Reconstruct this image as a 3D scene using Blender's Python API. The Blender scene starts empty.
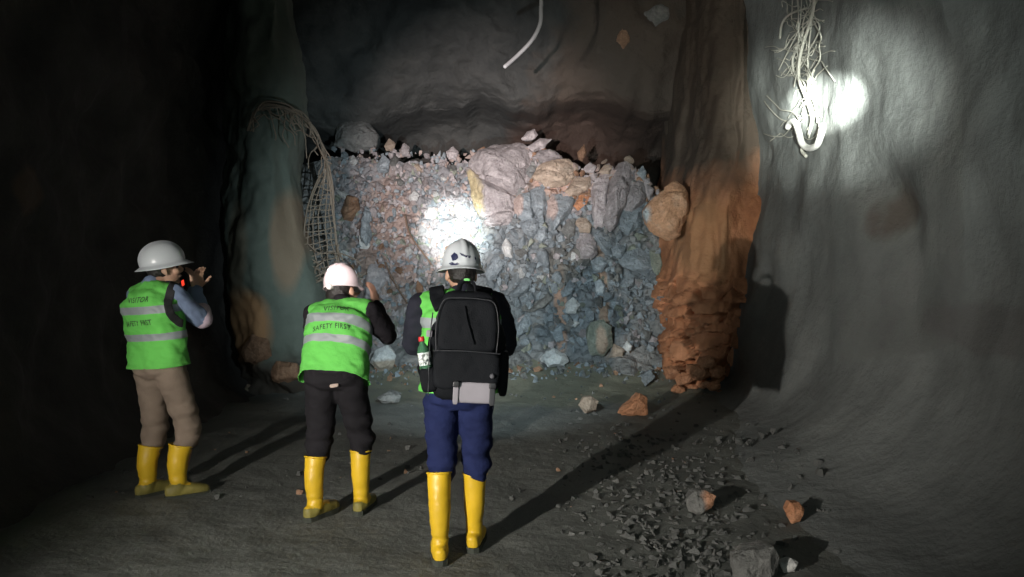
import bpy, bmesh, math, random
from math import sin, cos, pi, radians
from mathutils import Vector as V, Matrix, noise, Euler
from mathutils.bvhtree import BVHTree
random.seed(7)
S = bpy.context.scene
COL = S.collection

# ------------------------------------------------------------ camera geometry (1024 x 577)
FPX = 745.0
CAMZ = 1.65
PITCH = math.atan(31.5 / FPX)
def ray(px, py):
    a, b = (px - 512) / FPX, (288.5 - py) / FPX
    return V((a, cos(PITCH) + b * sin(PITCH), -sin(PITCH) + b * cos(PITCH)))
def at(px, py, Y):
    r = ray(px, py); k = Y / r.y
    return V((r.x * k, Y, CAMZ + r.z * k))
def on_floor(px, py, z=0.0):
    r = ray(px, py); k = (z - CAMZ) / r.z
    return V((r.x * k, r.y * k, z))

# ------------------------------------------------------------ object helpers
def tag(o, label=None, cat=None, group=None, kind=None):
    if label: o['label'] = label
    if cat: o['category'] = cat
    if group: o['group'] = group
    if kind: o['kind'] = kind
    return o
def empty(name, loc=(0, 0, 0), rz=0.0):
    o = bpy.data.objects.new(name, None); COL.objects.link(o)
    o.location = loc; o.rotation_euler = (0, 0, rz); o.empty_display_size = .1
    return o
def link_mesh(name, me, mat=None, parent=None, smooth=True):
    o = bpy.data.objects.new(name, me); COL.objects.link(o)
    if mat:
        me.materials.clear(); me.materials.append(mat)
    if smooth: me.shade_smooth()
    else: me.shade_flat()
    if parent: o.parent = parent
    return o
def mk(name, vf, mat=None, parent=None, smooth=True, fix=True):
    me = bpy.data.meshes.new(name)
    me.from_pydata([tuple(v) for v in vf[0]], [], vf[1])
    if fix:
        bm = bmesh.new(); bm.from_mesh(me)
        bmesh.ops.recalc_face_normals(bm, faces=bm.faces); bm.to_mesh(me); bm.free()
    me.update()
    return link_mesh(name, me, mat, parent, smooth)
def join(*parts):
    vs, fs = [], []
    for v, f in parts:
        n = len(vs); vs += list(v); fs += [tuple(i + n for i in q) for q in f]
    return vs, fs
def xf(vf, M):
    return [M @ V(v) for v in vf[0]], vf[1]

# ------------------------------------------------------------ shape helpers
def loft(rings, cap=True):
    """rings: list of equally long lists of points"""
    n = len(rings[0]); vs = []; fs = []
    for r in rings: vs += r
    for i in range(len(rings) - 1):
        for j in range(n):
            k = (j + 1) % n
            fs.append((i * n + j, i * n + k, (i + 1) * n + k, (i + 1) * n + j))
    if cap:
        c0 = sum((V(p) for p in rings[0]), V()) / n; c1 = sum((V(p) for p in rings[-1]), V()) / n
        a = len(vs); vs += [c0, c1]; o = (len(rings) - 1) * n
        for j in range(n):
            k = (j + 1) % n
            fs.append((a, k, j)); fs.append((a + 1, o + j, o + k))
    return vs, fs
def ering(c, X, Y, a, b, n=28, e=2.0):
    out = []
    for i in range(n):
        t = 2 * pi * i / n; cx, sx = cos(t), sin(t)
        px = math.copysign(abs(cx) ** (2 / e), cx) * a; py = math.copysign(abs(sx) ** (2 / e), sx) * b
        out.append(V(c) + X * px + Y * py)
    return out
def smooth_path(pts, rad, sub=6):
    P = [V(p) for p in pts]; R = list(rad)
    if len(P) < 3 or sub < 2:
        return P, R
    oP, oR = [], []
    for i in range(len(P) - 1):
        p0, p1, p2, p3 = P[max(i - 1, 0)], P[i], P[i + 1], P[min(i + 2, len(P) - 1)]
        for s in range(sub):
            t = s / sub
            oP.append(.5 * ((2 * p1) + (p2 - p0) * t + (2 * p0 - 5 * p1 + 4 * p2 - p3) * t * t + (3 * p1 - p0 - 3 * p2 + p3) * t ** 3))
            u = t * t * (3 - 2 * t); oR.append(R[i] * (1 - u) + R[i + 1] * u)
    oP.append(P[-1]); oR.append(R[-1])
    return oP, oR
def tube(pts, rad, n=12, sub=6, flat=1.0, side=None, dome=True):
    """round tube through pts; flat squeezes the cross-section along `side`"""
    if not hasattr(rad, '__len__'): rad = [rad] * len(pts)
    P, R = smooth_path(pts, rad, sub)
    T = [(P[min(i + 1, len(P) - 1)] - P[max(i - 1, 0)]).normalized() for i in range(len(P))]
    ref = V(side) if side else (V((0, 0, 1)) if abs(T[0].z) < .9 else V((1, 0, 0)))
    rings = []
    X = None
    def frame(t, X):
        X = (ref if X is None else X); X = X - t * X.dot(t)
        if X.length < 1e-5: X = t.orthogonal()
        X.normalize(); return X, t.cross(X)
    if dome:
        X, Y = frame(T[0], X)
        for a in (80, 50, 25):
            rings.append(ering(P[0] - T[0] * R[0] * sin(radians(a)) * .9, X, Y, R[0] * flat * cos(radians(a)), R[0] * cos(radians(a)), n))
    for p, t, r in zip(P, T, R):
        X, Y = frame(t, X); rings.append(ering(p, X, Y, r * flat, r, n))
    if dome:
        for a in (25, 50, 80):
            rings.append(ering(P[-1] + T[-1] * R[-1] * sin(radians(a)) * .9, X, Y, R[-1] * flat * cos(radians(a)), R[-1] * cos(radians(a)), n))
    return loft(rings)
def ball(c, rx, ry, rz, M=None, n=20, m=12):
    rings = []
    for i in range(1, m):
        t = pi * i / m
        rings.append([V((rx * sin(t) * cos(2 * pi * j / n), ry * sin(t) * sin(2 * pi * j / n), rz * cos(t))) for j in range(n)])
    v, f = loft(rings)
    M = M or Matrix()
    return [V(c) + M @ p for p in v], f
def rbox(c, sx, sy, sz, M=None, e=5.0, n=32, m=14, taper=1.0):
    """rounded box (superellipsoid)"""
    rings = []
    for i in range(m + 1):
        t = -pi / 2 + pi * (i + .15) / (m + .3)
        cz = math.copysign(abs(sin(t)) ** (2 / e), sin(t)); k = abs(cos(t)) ** (2 / e)
        w = 1 + (taper - 1) * (cz * .5 + .5)
        rings.append(ering((0, 0, cz * sz / 2), V((1, 0, 0)), V((0, 1, 0)), k * sx / 2 * w, k * sy / 2 * w, n, e))
    v, f = loft(rings); M = M or Matrix()
    return [V(c) + M @ p for p in v], f
def remeshed(parts, voxel, smooth=4, wrinkle=None, factor=.5):
    """one continuous skin round all the closed parts; returns a mesh"""
    me = bpy.data.meshes.new('tmp'); v, f = join(*parts)
    bm = bmesh.new()
    for pv, pf in parts:
        b = bmesh.new(); vv = [b.verts.new(p) for p in pv]
        for q in pf:
            try: b.faces.new([vv[i] for i in q])
            except ValueError: pass
        bmesh.ops.recalc_face_normals(b, faces=b.faces)
        t = bpy.data.meshes.new('t'); b.to_mesh(t); b.free(); bm.from_mesh(t); bpy.data.meshes.remove(t)
    bm.to_mesh(me); bm.free()
    ob = bpy.data.objects.new('tmp', me); COL.objects.link(ob)
    r = ob.modifiers.new('r', 'REMESH'); r.mode = 'VOXEL'; r.voxel_size = voxel
    if smooth:
        s = ob.modifiers.new('s', 'SMOOTH'); s.iterations = smooth; s.factor = factor
    dg = bpy.context.evaluated_depsgraph_get(); dg.update()
    out = bpy.data.meshes.new_from_object(ob.evaluated_get(dg))
    bpy.data.objects.remove(ob); bpy.data.meshes.remove(me)
    if wrinkle:
        nr = [v.normal.copy() for v in out.vertices]
        for v, q in zip(out.vertices, nr):
            v.co = v.co + q * wrinkle(v.co, q)
        out.update()
    return out
def fb(p, o=4, h=.9):
    return noise.fractal(p, h, 2.1, o)

# ------------------------------------------------------------ materials
def nodes(name):
    m = bpy.data.materials.new(name); m.use_nodes = True
    nt = m.node_tree; b = nt.nodes['Principled BSDF']
    return m, nt, b
def plain(name, c, rough=.6, metal=0.0, bump=0.0, bscale=60.0, spec=.5, vary=0.0, vscale=6.0, sheen=0.0, alpha=1.0, trans=0.0):
    m, nt, b = nodes(name)
    b.inputs['Base Color'].default_value = (*c, 1); b.inputs['Roughness'].default_value = rough
    b.inputs['Metallic'].default_value = metal; b.inputs['Specular IOR Level'].default_value = spec
    b.inputs['Sheen Weight'].default_value = sheen
    b.inputs['Transmission Weight'].default_value = trans
    tc = nt.nodes.new('ShaderNodeTexCoord')
    if bump:
        n = nt.nodes.new('ShaderNodeTexNoise'); n.inputs['Scale'].default_value = bscale; n.inputs['Detail'].default_value = 5
        bp = nt.nodes.new('ShaderNodeBump'); bp.inputs['Strength'].default_value = bump; bp.inputs['Distance'].default_value = .01
        nt.links.new(tc.outputs['Object'], n.inputs['Vector']); nt.links.new(n.outputs['Fac'], bp.inputs['Height']); nt.links.new(bp.outputs['Normal'], b.inputs['Normal'])
    if vary:
        n = nt.nodes.new('ShaderNodeTexNoise'); n.inputs['Scale'].default_value = vscale; n.inputs['Detail'].default_value = 6
        r = nt.nodes.new('ShaderNodeValToRGB')
        r.color_ramp.elements[0].position = .3; r.color_ramp.elements[1].position = .7
        r.color_ramp.elements[0].color = (*[x * (1 - vary) for x in c], 1); r.color_ramp.elements[1].color = (*[min(1, x * (1 + vary)) for x in c], 1)
        nt.links.new(tc.outputs['Object'], n.inputs['Vector']); nt.links.new(n.outputs['Fac'], r.inputs['Fac']); nt.links.new(r.outputs['Color'], b.inputs['Base Color'])
    return m
def rocky(name, cols, scale=2.0, bump=.6, bscale=9.0, rough=.8, dist=.03, masks=(), spec=.4, rand=0.0, mscale=2.5, speck=0.0):
    """mottled stone: cols = [(pos, rgb)...]; masks = [(rgb, centre, radii, strength, noise)] stains and painted shade with a place of their own"""
    m, nt, b = nodes(name); N = nt.nodes.new; L = nt.links.new
    tc = N('ShaderNodeTexCoord')
    n = N('ShaderNodeTexNoise'); n.inputs['Scale'].default_value = scale; n.inputs['Detail'].default_value = 8; n.inputs['Roughness'].default_value = .62
    L(tc.outputs['Object'], n.inputs['Vector'])
    r = N('ShaderNodeValToRGB'); cr = r.color_ramp
    while len(cr.elements) < len(cols): cr.elements.new(.5)
    for e, (p, c) in zip(cr.elements, cols): e.position = p; e.color = (*c, 1)
    L(n.outputs['Fac'], r.inputs['Fac'])
    col = r.outputs['Color']
    if rand:
        oi = N('ShaderNodeObjectInfo'); hs = N('ShaderNodeHueSaturation')
        mr = N('ShaderNodeMapRange'); mr.inputs[3].default_value = 1 - rand; mr.inputs[4].default_value = 1 + rand
        L(oi.outputs['Random'], mr.inputs[0]); L(mr.outputs[0], hs.inputs['Value']); L(col, hs.inputs['Color']); col = hs.outputs['Color']
    for rgb, c, rad, st, ns in masks:
        mp = N('ShaderNodeMapping'); mp.vector_type = 'TEXTURE'
        mp.inputs['Location'].default_value = c; mp.inputs['Scale'].default_value = rad
        nz = N('ShaderNodeTexNoise'); nz.inputs['Scale'].default_value = mscale; nz.inputs['Detail'].default_value = 6
        L(tc.outputs['Object'], nz.inputs['Vector'])
        ln = N('ShaderNodeVectorMath'); ln.operation = 'LENGTH'
        L(tc.outputs['Object'], mp.inputs['Vector']); L(mp.outputs['Vector'], ln.inputs[0])
        ad = N('ShaderNodeMath'); ad.operation = 'MULTIPLY_ADD'; ad.inputs[1].default_value = ns
        L(nz.outputs['Fac'], ad.inputs[0]); L(ln.outputs['Value'], ad.inputs[2])
        mr = N('ShaderNodeMapRange'); mr.inputs[1].default_value = .8 + ns * .5; mr.inputs[2].default_value = 1.15 + ns * .5
        mr.inputs[3].default_value = st; mr.inputs[4].default_value = 0
        L(ad.outputs[0], mr.inputs[0])
        mx = N('ShaderNodeMix'); mx.data_type = 'RGBA'; mx.inputs[7].default_value = (*rgb, 1)
        L(mr.outputs[0], mx.inputs[0]); L(col, mx.inputs[6]); col = mx.outputs[2]
    if speck:
        sn = N('ShaderNodeTexNoise'); sn.inputs['Scale'].default_value = scale * 5; sn.inputs['Detail'].default_value = 6; sn.inputs['Roughness'].default_value = .7
        L(tc.outputs['Object'], sn.inputs['Vector'])
        sr = N('ShaderNodeMapRange'); sr.inputs[1].default_value = .3; sr.inputs[2].default_value = .7; sr.inputs[3].default_value = 1 - speck; sr.inputs[4].default_value = 1 + speck
        L(sn.outputs['Fac'], sr.inputs[0]); sh = N('ShaderNodeHueSaturation'); L(sr.outputs[0], sh.inputs['Value']); L(col, sh.inputs['Color']); col = sh.outputs['Color']
    L(col, b.inputs['Base Color'])
    b.inputs['Roughness'].default_value = rough; b.inputs['Specular IOR Level'].default_value = spec
    n2 = N('ShaderNodeTexNoise'); n2.inputs['Scale'].default_value = bscale; n2.inputs['Detail'].default_value = 9; n2.inputs['Roughness'].default_value = .65
    L(tc.outputs['Object'], n2.inputs['Vector'])
    bp = N('ShaderNodeBump'); bp.inputs['Strength'].default_value = bump; bp.inputs['Distance'].default_value = dist
    L(n2.outputs['Fac'], bp.inputs['Height']); L(bp.outputs['Normal'], b.inputs['Normal'])
    return m
# ============================================================ THE TUNNEL
M_shot = rocky('sprayed_concrete', [(.25, (.10, .108, .104)), (.55, (.16, .17, .163)), (.8, (.215, .225, .21))], 1.3, .7, 5, .85, .05,
    masks=[((.085, .07, .055), (2.95, 6.05, 2.05), (.34, .3, .26), .8, 1.3), ((.10, .095, .09), (2.9, 4.6, 1.2), (.6, .9, .16), .5, .9)])
M_dark = rocky('dark_tunnel_rock', [(.3, (.035, .032, .030)), (.6, (.06, .055, .05)), (.85, (.10, .085, .072))], 1.6, .9, 4, .85, .06,
    masks=[((.12, .08, .055), (-3.7, 5.7, 2.15), (.5, .15, .2), .6, 1.1)])
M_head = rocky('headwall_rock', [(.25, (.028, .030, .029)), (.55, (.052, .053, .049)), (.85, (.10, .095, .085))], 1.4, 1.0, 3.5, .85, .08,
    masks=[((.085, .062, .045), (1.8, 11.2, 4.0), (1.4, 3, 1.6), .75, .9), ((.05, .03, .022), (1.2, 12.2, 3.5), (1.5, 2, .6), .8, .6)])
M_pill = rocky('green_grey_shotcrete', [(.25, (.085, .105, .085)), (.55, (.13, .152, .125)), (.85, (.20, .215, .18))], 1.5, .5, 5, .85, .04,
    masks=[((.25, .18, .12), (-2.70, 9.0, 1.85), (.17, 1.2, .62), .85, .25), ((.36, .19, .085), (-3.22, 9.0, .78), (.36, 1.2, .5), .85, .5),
           ((.19, .15, .10), (-3.3, 9.0, 1.75), (.18, 1.2, .6), .6, .5), ((.045, .034, .026), (-3.1, 9.0, -.15), (.95, 1.6, .62), .9, .7)])  # the last mask is shade painted into the colour of the pillar base
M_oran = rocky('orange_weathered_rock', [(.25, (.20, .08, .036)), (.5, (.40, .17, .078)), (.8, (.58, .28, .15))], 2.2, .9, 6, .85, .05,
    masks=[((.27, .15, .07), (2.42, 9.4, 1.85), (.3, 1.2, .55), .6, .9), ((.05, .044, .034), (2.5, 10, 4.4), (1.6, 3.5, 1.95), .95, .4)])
M_floor = rocky('wet_muddy_ground', [(.25, (.088, .094, .085)), (.55, (.148, .155, .14)), (.85, (.215, .218, .195))], 1.1, .8, 7, .72, .035, spec=.35,
    masks=[((.215, .215, .15), (.1, 9.4, .15), (2.3, 1.3, 1.5), .7, .9)])

def fl_h(x, y):
    base = .016 * fb(V((x * .8, y * .8, 3.1)), 3)
    k = min(1, max(0, (abs(x) - 1.5) / 1.5))
    rut = -.02 * math.exp(-((x - .55 - .12 * y) / .25) ** 2)
    foot = min(1, max(0, (y - 8.6) / 1.7))
    return base + .035 * k * fb(V((x * 1.7, y * 1.7, .4)), 4) + rut + .34 * foot * foot + foot * .05 * fb(V((x * 2.2, y * 2.2, 9)), 4) + .012 * fb(V((x * 4, y * 4, 7)), 3)
def grid(name, nu, nv, fn, mat, label=None):
    vs = [fn(i / (nu - 1), j / (nv - 1)) for i in range(nu) for j in range(nv)]
    fs = [(i * nv + j, (i + 1) * nv + j, (i + 1) * nv + j + 1, i * nv + j + 1) for i in range(nu - 1) for j in range(nv - 1)]
    o = mk(name, (vs, fs), mat, fix=False); tag(o, label, kind='structure'); return o
def f_floor(u, v):
    x, y = -4.2 + 7.6 * u, -2.5 + 15.5 * v
    return V((x, y, fl_h(x, y)))
floor = grid('floor', 150, 300, f_floor, M_floor, 'dark muddy tunnel floor strewn with grit')

def poly(pts, t):
    """smooth point on a polyline of 2d/3d points, t in 0..1"""
    n = len(pts) - 1; s = min(t * n, n - 1e-6); i = int(s); f = s - i
    p = [V(q) for q in (pts[max(i - 1, 0)], pts[i], pts[i + 1], pts[min(i + 2, n)])]
    return .5 * ((2 * p[1]) + (p[2] - p[0]) * f + (2 * p[0] - 5 * p[1] + 4 * p[2] - p[3]) * f * f + (3 * p[1] - p[0] - 3 * p[2] + p[3]) * f ** 3)
RW = [(1.3, -.09), (1.85, .02), (2.35, .16), (2.72, .52), (2.97, 1.2), (3.02, 1.9), (3.02, 2.6), (3.0, 3.3), (2.96, 4.2), (2.8, 5.0), (2.4, 5.8)]
def f_right(u, v):
    y = -2.5 + 12.3 * u; p = poly(RW, v); x, z = p.x, p.y
    k = min(1, max(0, (y - 5.5) / 2.5)); x += .8 * k * k * (3 - 2 * k) * max(0, 1 - v / .36) ** 1.2
    q = V((x * .3, y * .55, z * .55)); d = .13 * fb(q, 3) + .022 * fb(V((x, y * 2.2, z * 2.2)), 4) + .012 * fb(V((x, y * 8, z * 8)), 3)
    d *= min(1, .25 + v * 3)
    d += .16 * math.exp(-(((y - 6.05) / .4) ** 2 + ((z - 2.08 - .5 * (y - 6.05)) / .3) ** 2))      # hollow where the coating has broken off
    sl = abs(x) / 3
    return V((x + d * sl, y, z + .25 * d * (1 - sl)))
wall_right = grid('wall_right', 210, 100, f_right, M_shot, 'grey sprayed concrete wall curving up on the right side of the tunnel')
CE = [(2.75, 5.3), (2.1, 6.1), (1.0, 6.7), (-.5, 6.85), (-2.0, 6.6), (-3.0, 6.0), (-3.7, 5.2)]
def f_ceil(u, v):
    y = -2.5 + 15 * u; p = poly(CE, v)
    return V((p.x, y, p.y + .18 * fb(V((p.x * .7, y * .7, 2)), 4)))
ceiling = grid('ceiling', 120, 60, f_ceil, M_dark, 'dark arched rock ceiling of the tunnel')
LW = [(-2.75, -.12), (-3.2, .05), (-3.5, .4), (-3.68, 1.1), (-3.76, 1.9), (-3.74, 2.7), (-3.7, 3.6), (-3.6, 4.6), (-3.2, 5.8)]
def f_left(u, v):
    y = -2.5 + 12.4 * u; p = poly(LW, v)
    d = .22 * fb(V((2, y * .8, p.y * .8)), 4) + .07 * fb(V((5, y * 3, p.y * 3)), 4)
    return V((p.x - d * min(1, .3 + v * 2), y, p.y))
wall_left = grid('wall_left', 160, 70, f_left, M_dark, 'unlit dark rock wall along the left side of the tunnel')

# headwall above and behind the heap: a brow that hangs over a hollow
HB = [(10.3, 7.0), (10.6, 5.8), (10.95, 4.9), (11.25, 4.35), (11.45, 3.98), (11.75, 3.8), (12.4, 3.72), (13.0, 3.4), (13.2, 2.4), (13.2, -.2)]
def f_back(u, v):
    x = -3.6 + 7.2 * u; p = poly(HB, v); y, z = p.x, p.y
    arch = .28 * math.exp(-((x + .75) / 1.0) ** 2) + .25 * math.exp(-((x - 1.1) / .7) ** 2) - .22 * math.exp(-((x + 2.6) / .7) ** 2) - .1 * math.exp(-((x - .25) / .35) ** 2)
    d = .22 * fb(V((x * .9, y, z * .9)), 4) + .09 * fb(V((x * 2.6, y * 2, z * 2.6)), 4) + .03 * fb(V((x * 8, y * 8, z * 8)), 3)
    if x > .9: y -= .35 * min(1, (x - .9) / .8) * min(1, max(0, (z - 3.3) / .6))
    return V((x, y + d, z + arch * max(0, min(1, (z - 3.2) / .4)) * max(0, min(1, (5.4 - z) / 1.4)) + .1 * fb(V((x * 2.2, 4, z)), 3)))
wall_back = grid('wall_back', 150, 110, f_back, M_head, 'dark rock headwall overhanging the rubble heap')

def f_pillar(u, v):
    z = -.15 + 7.2 * v
    xr = -2.42 - .3 * min(1, max(0, (z - .6) / 3.0)) + (.08 * sin(z * 2.1))
    bulge = .14 * math.exp(-((z - 1.7) / 1.2) ** 2)
    path = [(-4.3, 10.3), (-3.66, 9.6), (-3.34 - bulge, 9.15), (-3.12, 8.93 - bulge), (-2.85, 8.93 - bulge), (xr - .1, 9.02), (xr, 9.22), (xr - .04, 9.7), (xr - .36, 10.7), (xr - .8, 12.3)]
    p = poly(path, u)
    d = .10 * fb(V((p.x * 1.2, p.y * 1.2, z * .9)), 4) + .035 * fb(V((p.x * 4, p.y * 4, z * 4)), 4)
    lo = max(0, 1 - z / .9); d += lo * .22 * fb(V((p.x * 2.6, p.y * 2, z * 3.2)), 4)
    return V((p.x + d * .5, p.y + d, z))
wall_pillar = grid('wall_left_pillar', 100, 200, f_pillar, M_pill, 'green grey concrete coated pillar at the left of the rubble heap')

def cracks(p):
    """ledges and gaps of broken horizontal strata"""
    q = V((p.x * 2.2 + .35 * noise.noise(p * 3), p.y * 2.2, p.z * 6.5 + .8 * noise.noise(p * 1.7)))
    dd, pp = noise.voronoi(q); g = dd[1] - dd[0]
    return noise.cell(pp[0] * 7.3) * .16 + (.24 if g < .08 else 0) + .10 * (q.z - pp[0].z)
def f_corner(u, v):
    z = -.15 + 7.2 * v
    xl = 2.16 + .10 * min(1, max(0, (z - 1.2) / .8)) + .22 * min(1, max(0, (z - 2.2) / .9))
    path = [(xl - .02, 12.4), (xl - .1, 11.2), (xl - .04, 10.3), (xl + .02, 9.75), (xl + .16, 9.42), (xl + .38, 9.28), (2.72, 9.32), (2.95, 9.42), (3.1, 9.3), (3.3, 9.1)]
    p = poly(path, u); q = V((p.x, p.y, z))
    d = .12 * fb(V((p.x * 1.5, p.y * 1.5, z * .9)), 4) + .05 * fb(V((p.x * 3.5, p.y * 3.5, z * 2)), 4)
    lo = max(0, min(1, (1.5 - z) / .35)); d += lo * (cracks(q) - .12)
    d += .05 * (1 - lo) * math.exp(-((p.x - xl - .30 - .04 * sin(z * 5)) / .04) ** 2)
    if z < .6: d -= .12 * (0.6 - z)
    return V((p.x + d * .5, p.y + d, z))
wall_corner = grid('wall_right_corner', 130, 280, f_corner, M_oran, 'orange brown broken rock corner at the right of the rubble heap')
# ============================================================ RUBBLE
SL = .43
def heap_y(x, z):
    return 10.05 + SL * max(z, 0) - .8 * max(0, .75 - z) ** 2 + .16 * noise.noise(V((x * .8, 5, z * .8))) + .10 * math.exp(-((x + 2.3) / .5) ** 2)
def ztop(x):
    pts = [(-3.4, 3.2), (-2.75, 3.38), (-1.9, 3.3), (-.8, 3.22), (-.5, 3.3), (0.0, 3.4), (.6, 3.3), (.95, 3.0), (1.5, 3.05), (1.95, 3.0), (2.3, 2.5), (2.7, 2.2)]
    for (a, za), (b, zb) in zip(pts, pts[1:]):
        if x <= b: t = (x - a) / (b - a); return za + (zb - za) * max(0, t)
    return 2.2
def on_heap(px, py, off=0.0):
    Y = 10.3
    for _ in range(12):
        p = at(px, py, Y); Y = heap_y(p.x, p.z) + off
    return at(px, py, Y)

C_BLUE = [(.25, (.15, .175, .19)), (.55, (.25, .28, .295)), (.85, (.40, .43, .44))]
C_PINK = [(.2, (.22, .19, .19)), (.5, (.345, .31, .305)), (.85, (.51, .46, .45))]
C_TAN = [(.2, (.21, .16, .12)), (.5, (.35, .275, .21)), (.85, (.50, .42, .34))]
C_PALE = [(.2, (.38, .38, .37)), (.5, (.55, .55, .53)), (.85, (.72, .70, .66))]
C_BROWN = [(.2, (.15, .085, .05)), (.5, (.26, .15, .09)), (.85, (.36, .23, .15))]
C_ORNG = [(.2, (.26, .11, .05)), (.5, (.44, .20, .10)), (.85, (.58, .32, .19))]
C_GREY = [(.2, (.09, .09, .085)), (.5, (.155, .155, .145)), (.85, (.25, .245, .23))]
C_GREEN = [(.2, (.13, .15, .115)), (.5, (.21, .225, .18)), (.85, (.33, .33, .27))]
RM = {k: rocky('stone_' + n, c, 6, 1.0, 16, .8, .04, rand=.22, speck=.28) for k, n, c in (
    ('B', 'blue_grey', C_BLUE), ('P', 'pinkish_grey', C_PINK), ('T', 'tan', C_TAN), ('W', 'pale', C_PALE),
    ('N', 'brown', C_BROWN), ('O', 'orange', C_ORNG), ('G', 'dark_grey', C_GREY), ('E', 'greenish', C_GREEN))}
# stones stained in one corner (their own veins and rust)
def veined(k, cols, rgb, c, rad, st=.9):
    return rocky('stone_' + k, cols, 6, 1.0, 16, .8, .04, masks=[(rgb, c, rad, st, .9)], mscale=7, speck=.28)
RM['ochre'] = veined('ochre_sided', C_PINK, (.46, .38, .21), (-.36, 0, -.05), (.22, .8, .5))
RM['pinkvein'] = veined('pink_veined', C_BLUE, (.42, .32, .28), (-.12, -.2, .05), (.1, .5, .2))
RM['greentan'] = veined('green_and_tan', C_GREEN, (.46, .33, .24), (.02, -.3, -.04), (.09, .5, .22))
RM['greyorange'] = veined('grey_and_orange', C_GREY, (.50, .25, .14), (.13, -.1, .02), (.12, .3, .14))
RM['tanpale'] = veined('pale_tan', C_PALE, (.36, .27, .18), (.05, -.1, -.12), (.3, .5, .12), .8)
RM['bluetip'] = veined('tan_with_blue_tip', [(.2, (.30, .15, .08)), (.5, (.46, .25, .14)), (.85, (.60, .42, .30))], (.36, .41, .42), (-.38, -.2, -.05), (.14, .6, .22))

def hull(points):
    bm = bmesh.new()
    for p in points: bm.verts.new(p)
    r = bmesh.ops.convex_hull(bm, input=bm.verts)
    bmesh.ops.delete(bm, geom=list({g for g in r['geom_interior'] + r['geom_unused'] if isinstance(g, bmesh.types.BMVert)}), context='VERTS')
    return bm
def rough(bm, size, cuts=2, amp=.05, seed=0.0, bev=.022):
    bmesh.ops.dissolve_limit(bm, angle_limit=radians(9), verts=bm.verts, edges=bm.edges)
    bmesh.ops.bevel(bm, geom=list(bm.edges), offset=size * bev, segments=1, affect='EDGES', profile=.6, clamp_overlap=True)
    bmesh.ops.triangulate(bm, faces=bm.faces)
    for _ in range(cuts):
        es = [e for e in bm.edges if e.calc_length() > size * (.11 if size < .45 or size == 1.0 else .05)]
        if es: bmesh.ops.subdivide_edges(bm, edges=es, cuts=1)
        bmesh.ops.triangulate(bm, faces=bm.faces)
    bm.normal_update()
    if size != 1.0:
        for v in bm.verts:
            q = v.co / size * 2.6 + V((seed * 1.7, seed, 0)); dd, pp = noise.voronoi(q)
            v.co -= v.normal * size * (.022 * noise.cell(pp[0] * 5.1 + V((seed, 0, 0))) + (.010 if dd[1] - dd[0] < .10 else 0))
    for v in bm.verts:
        p = v.co / size
        v.co += v.normal * size * (amp * .55 * fb(p * 2.6 + V((seed, 0, 0)), 3) + amp * .3 * fb(p * 9 + V((0, seed, 0)), 2))
    bmesh.ops.recalc_face_normals(bm, faces=bm.faces)
def finish(name, bm, mat, label, cat, loc=None, group=None, sharp=17):
    me = bpy.data.meshes.new(name); bm.to_mesh(me); bm.free()
    o = link_mesh(name, me, mat)
    me.set_sharp_from_angle(angle=radians(sharp))
    if loc is not None: o.location = loc
    return tag(o, label, cat, group)
def on_ground(px, py):
    z = 0.0
    for _ in range(25):
        p = on_floor(px, py, z); z = .5 * z + .5 * fl_h(p.x, min(p.y, 10.2))
    return V((p.x, min(p.y, 9.95), z))
def rock(outline, mat, label, bumps=(), name='rock', depth=.8, off=-.04, floor_py=None, Y=None, cat='rock', amp=.05, sink=.0):
    """a boulder whose seen face follows the traced outline, at its own distance and with real thickness behind"""
    cx = sum(p[0] for p in outline) / len(outline); cy = sum(p[1] for p in outline) / len(outline)
    if floor_py: base = on_ground(cx, floor_py).y
    elif Y: base = Y
    else: base = on_heap(cx, cy, off).y
    c = at(cx, cy, base)
    w = max(p[0] for p in outline) - min(p[0] for p in outline); h = max(p[1] for p in outline) - min(p[1] for p in outline)
    size = max(w, h) * base / FPX; d = size * depth
    rnd = random.Random(int(cx * 7 + cy * 13))
    lean = 0 if (floor_py or Y) else SL
    pts = []
    for x, y in outline:
        q = at(x, y, base); q = at(x, y, base + lean * (q.z - c.z) + rnd.uniform(-.06, .10) * size)
        pts.append(q)
        s = rnd.uniform(.6, .85); b = c + (q - c) * s; pts.append(V((b.x, q.y + d * rnd.uniform(.7, 1.0), b.z)))
        if rnd.random() < .8:
            s = rnd.uniform(.5, .72); f = c + (q - c) * s; pts.append(V((f.x, q.y - size * rnd.uniform(.16, .26), f.z)))
    for x, y, k in bumps:
        q = at(x, y, base); pts.append(at(x, y, base + lean * (q.z - c.z) - k))
    pts = [p - c for p in pts]
    bm = hull(pts); rough(bm, size, 3, amp, cx * .1)
    return finish(name, bm, RM[mat], label, cat, c)

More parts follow.
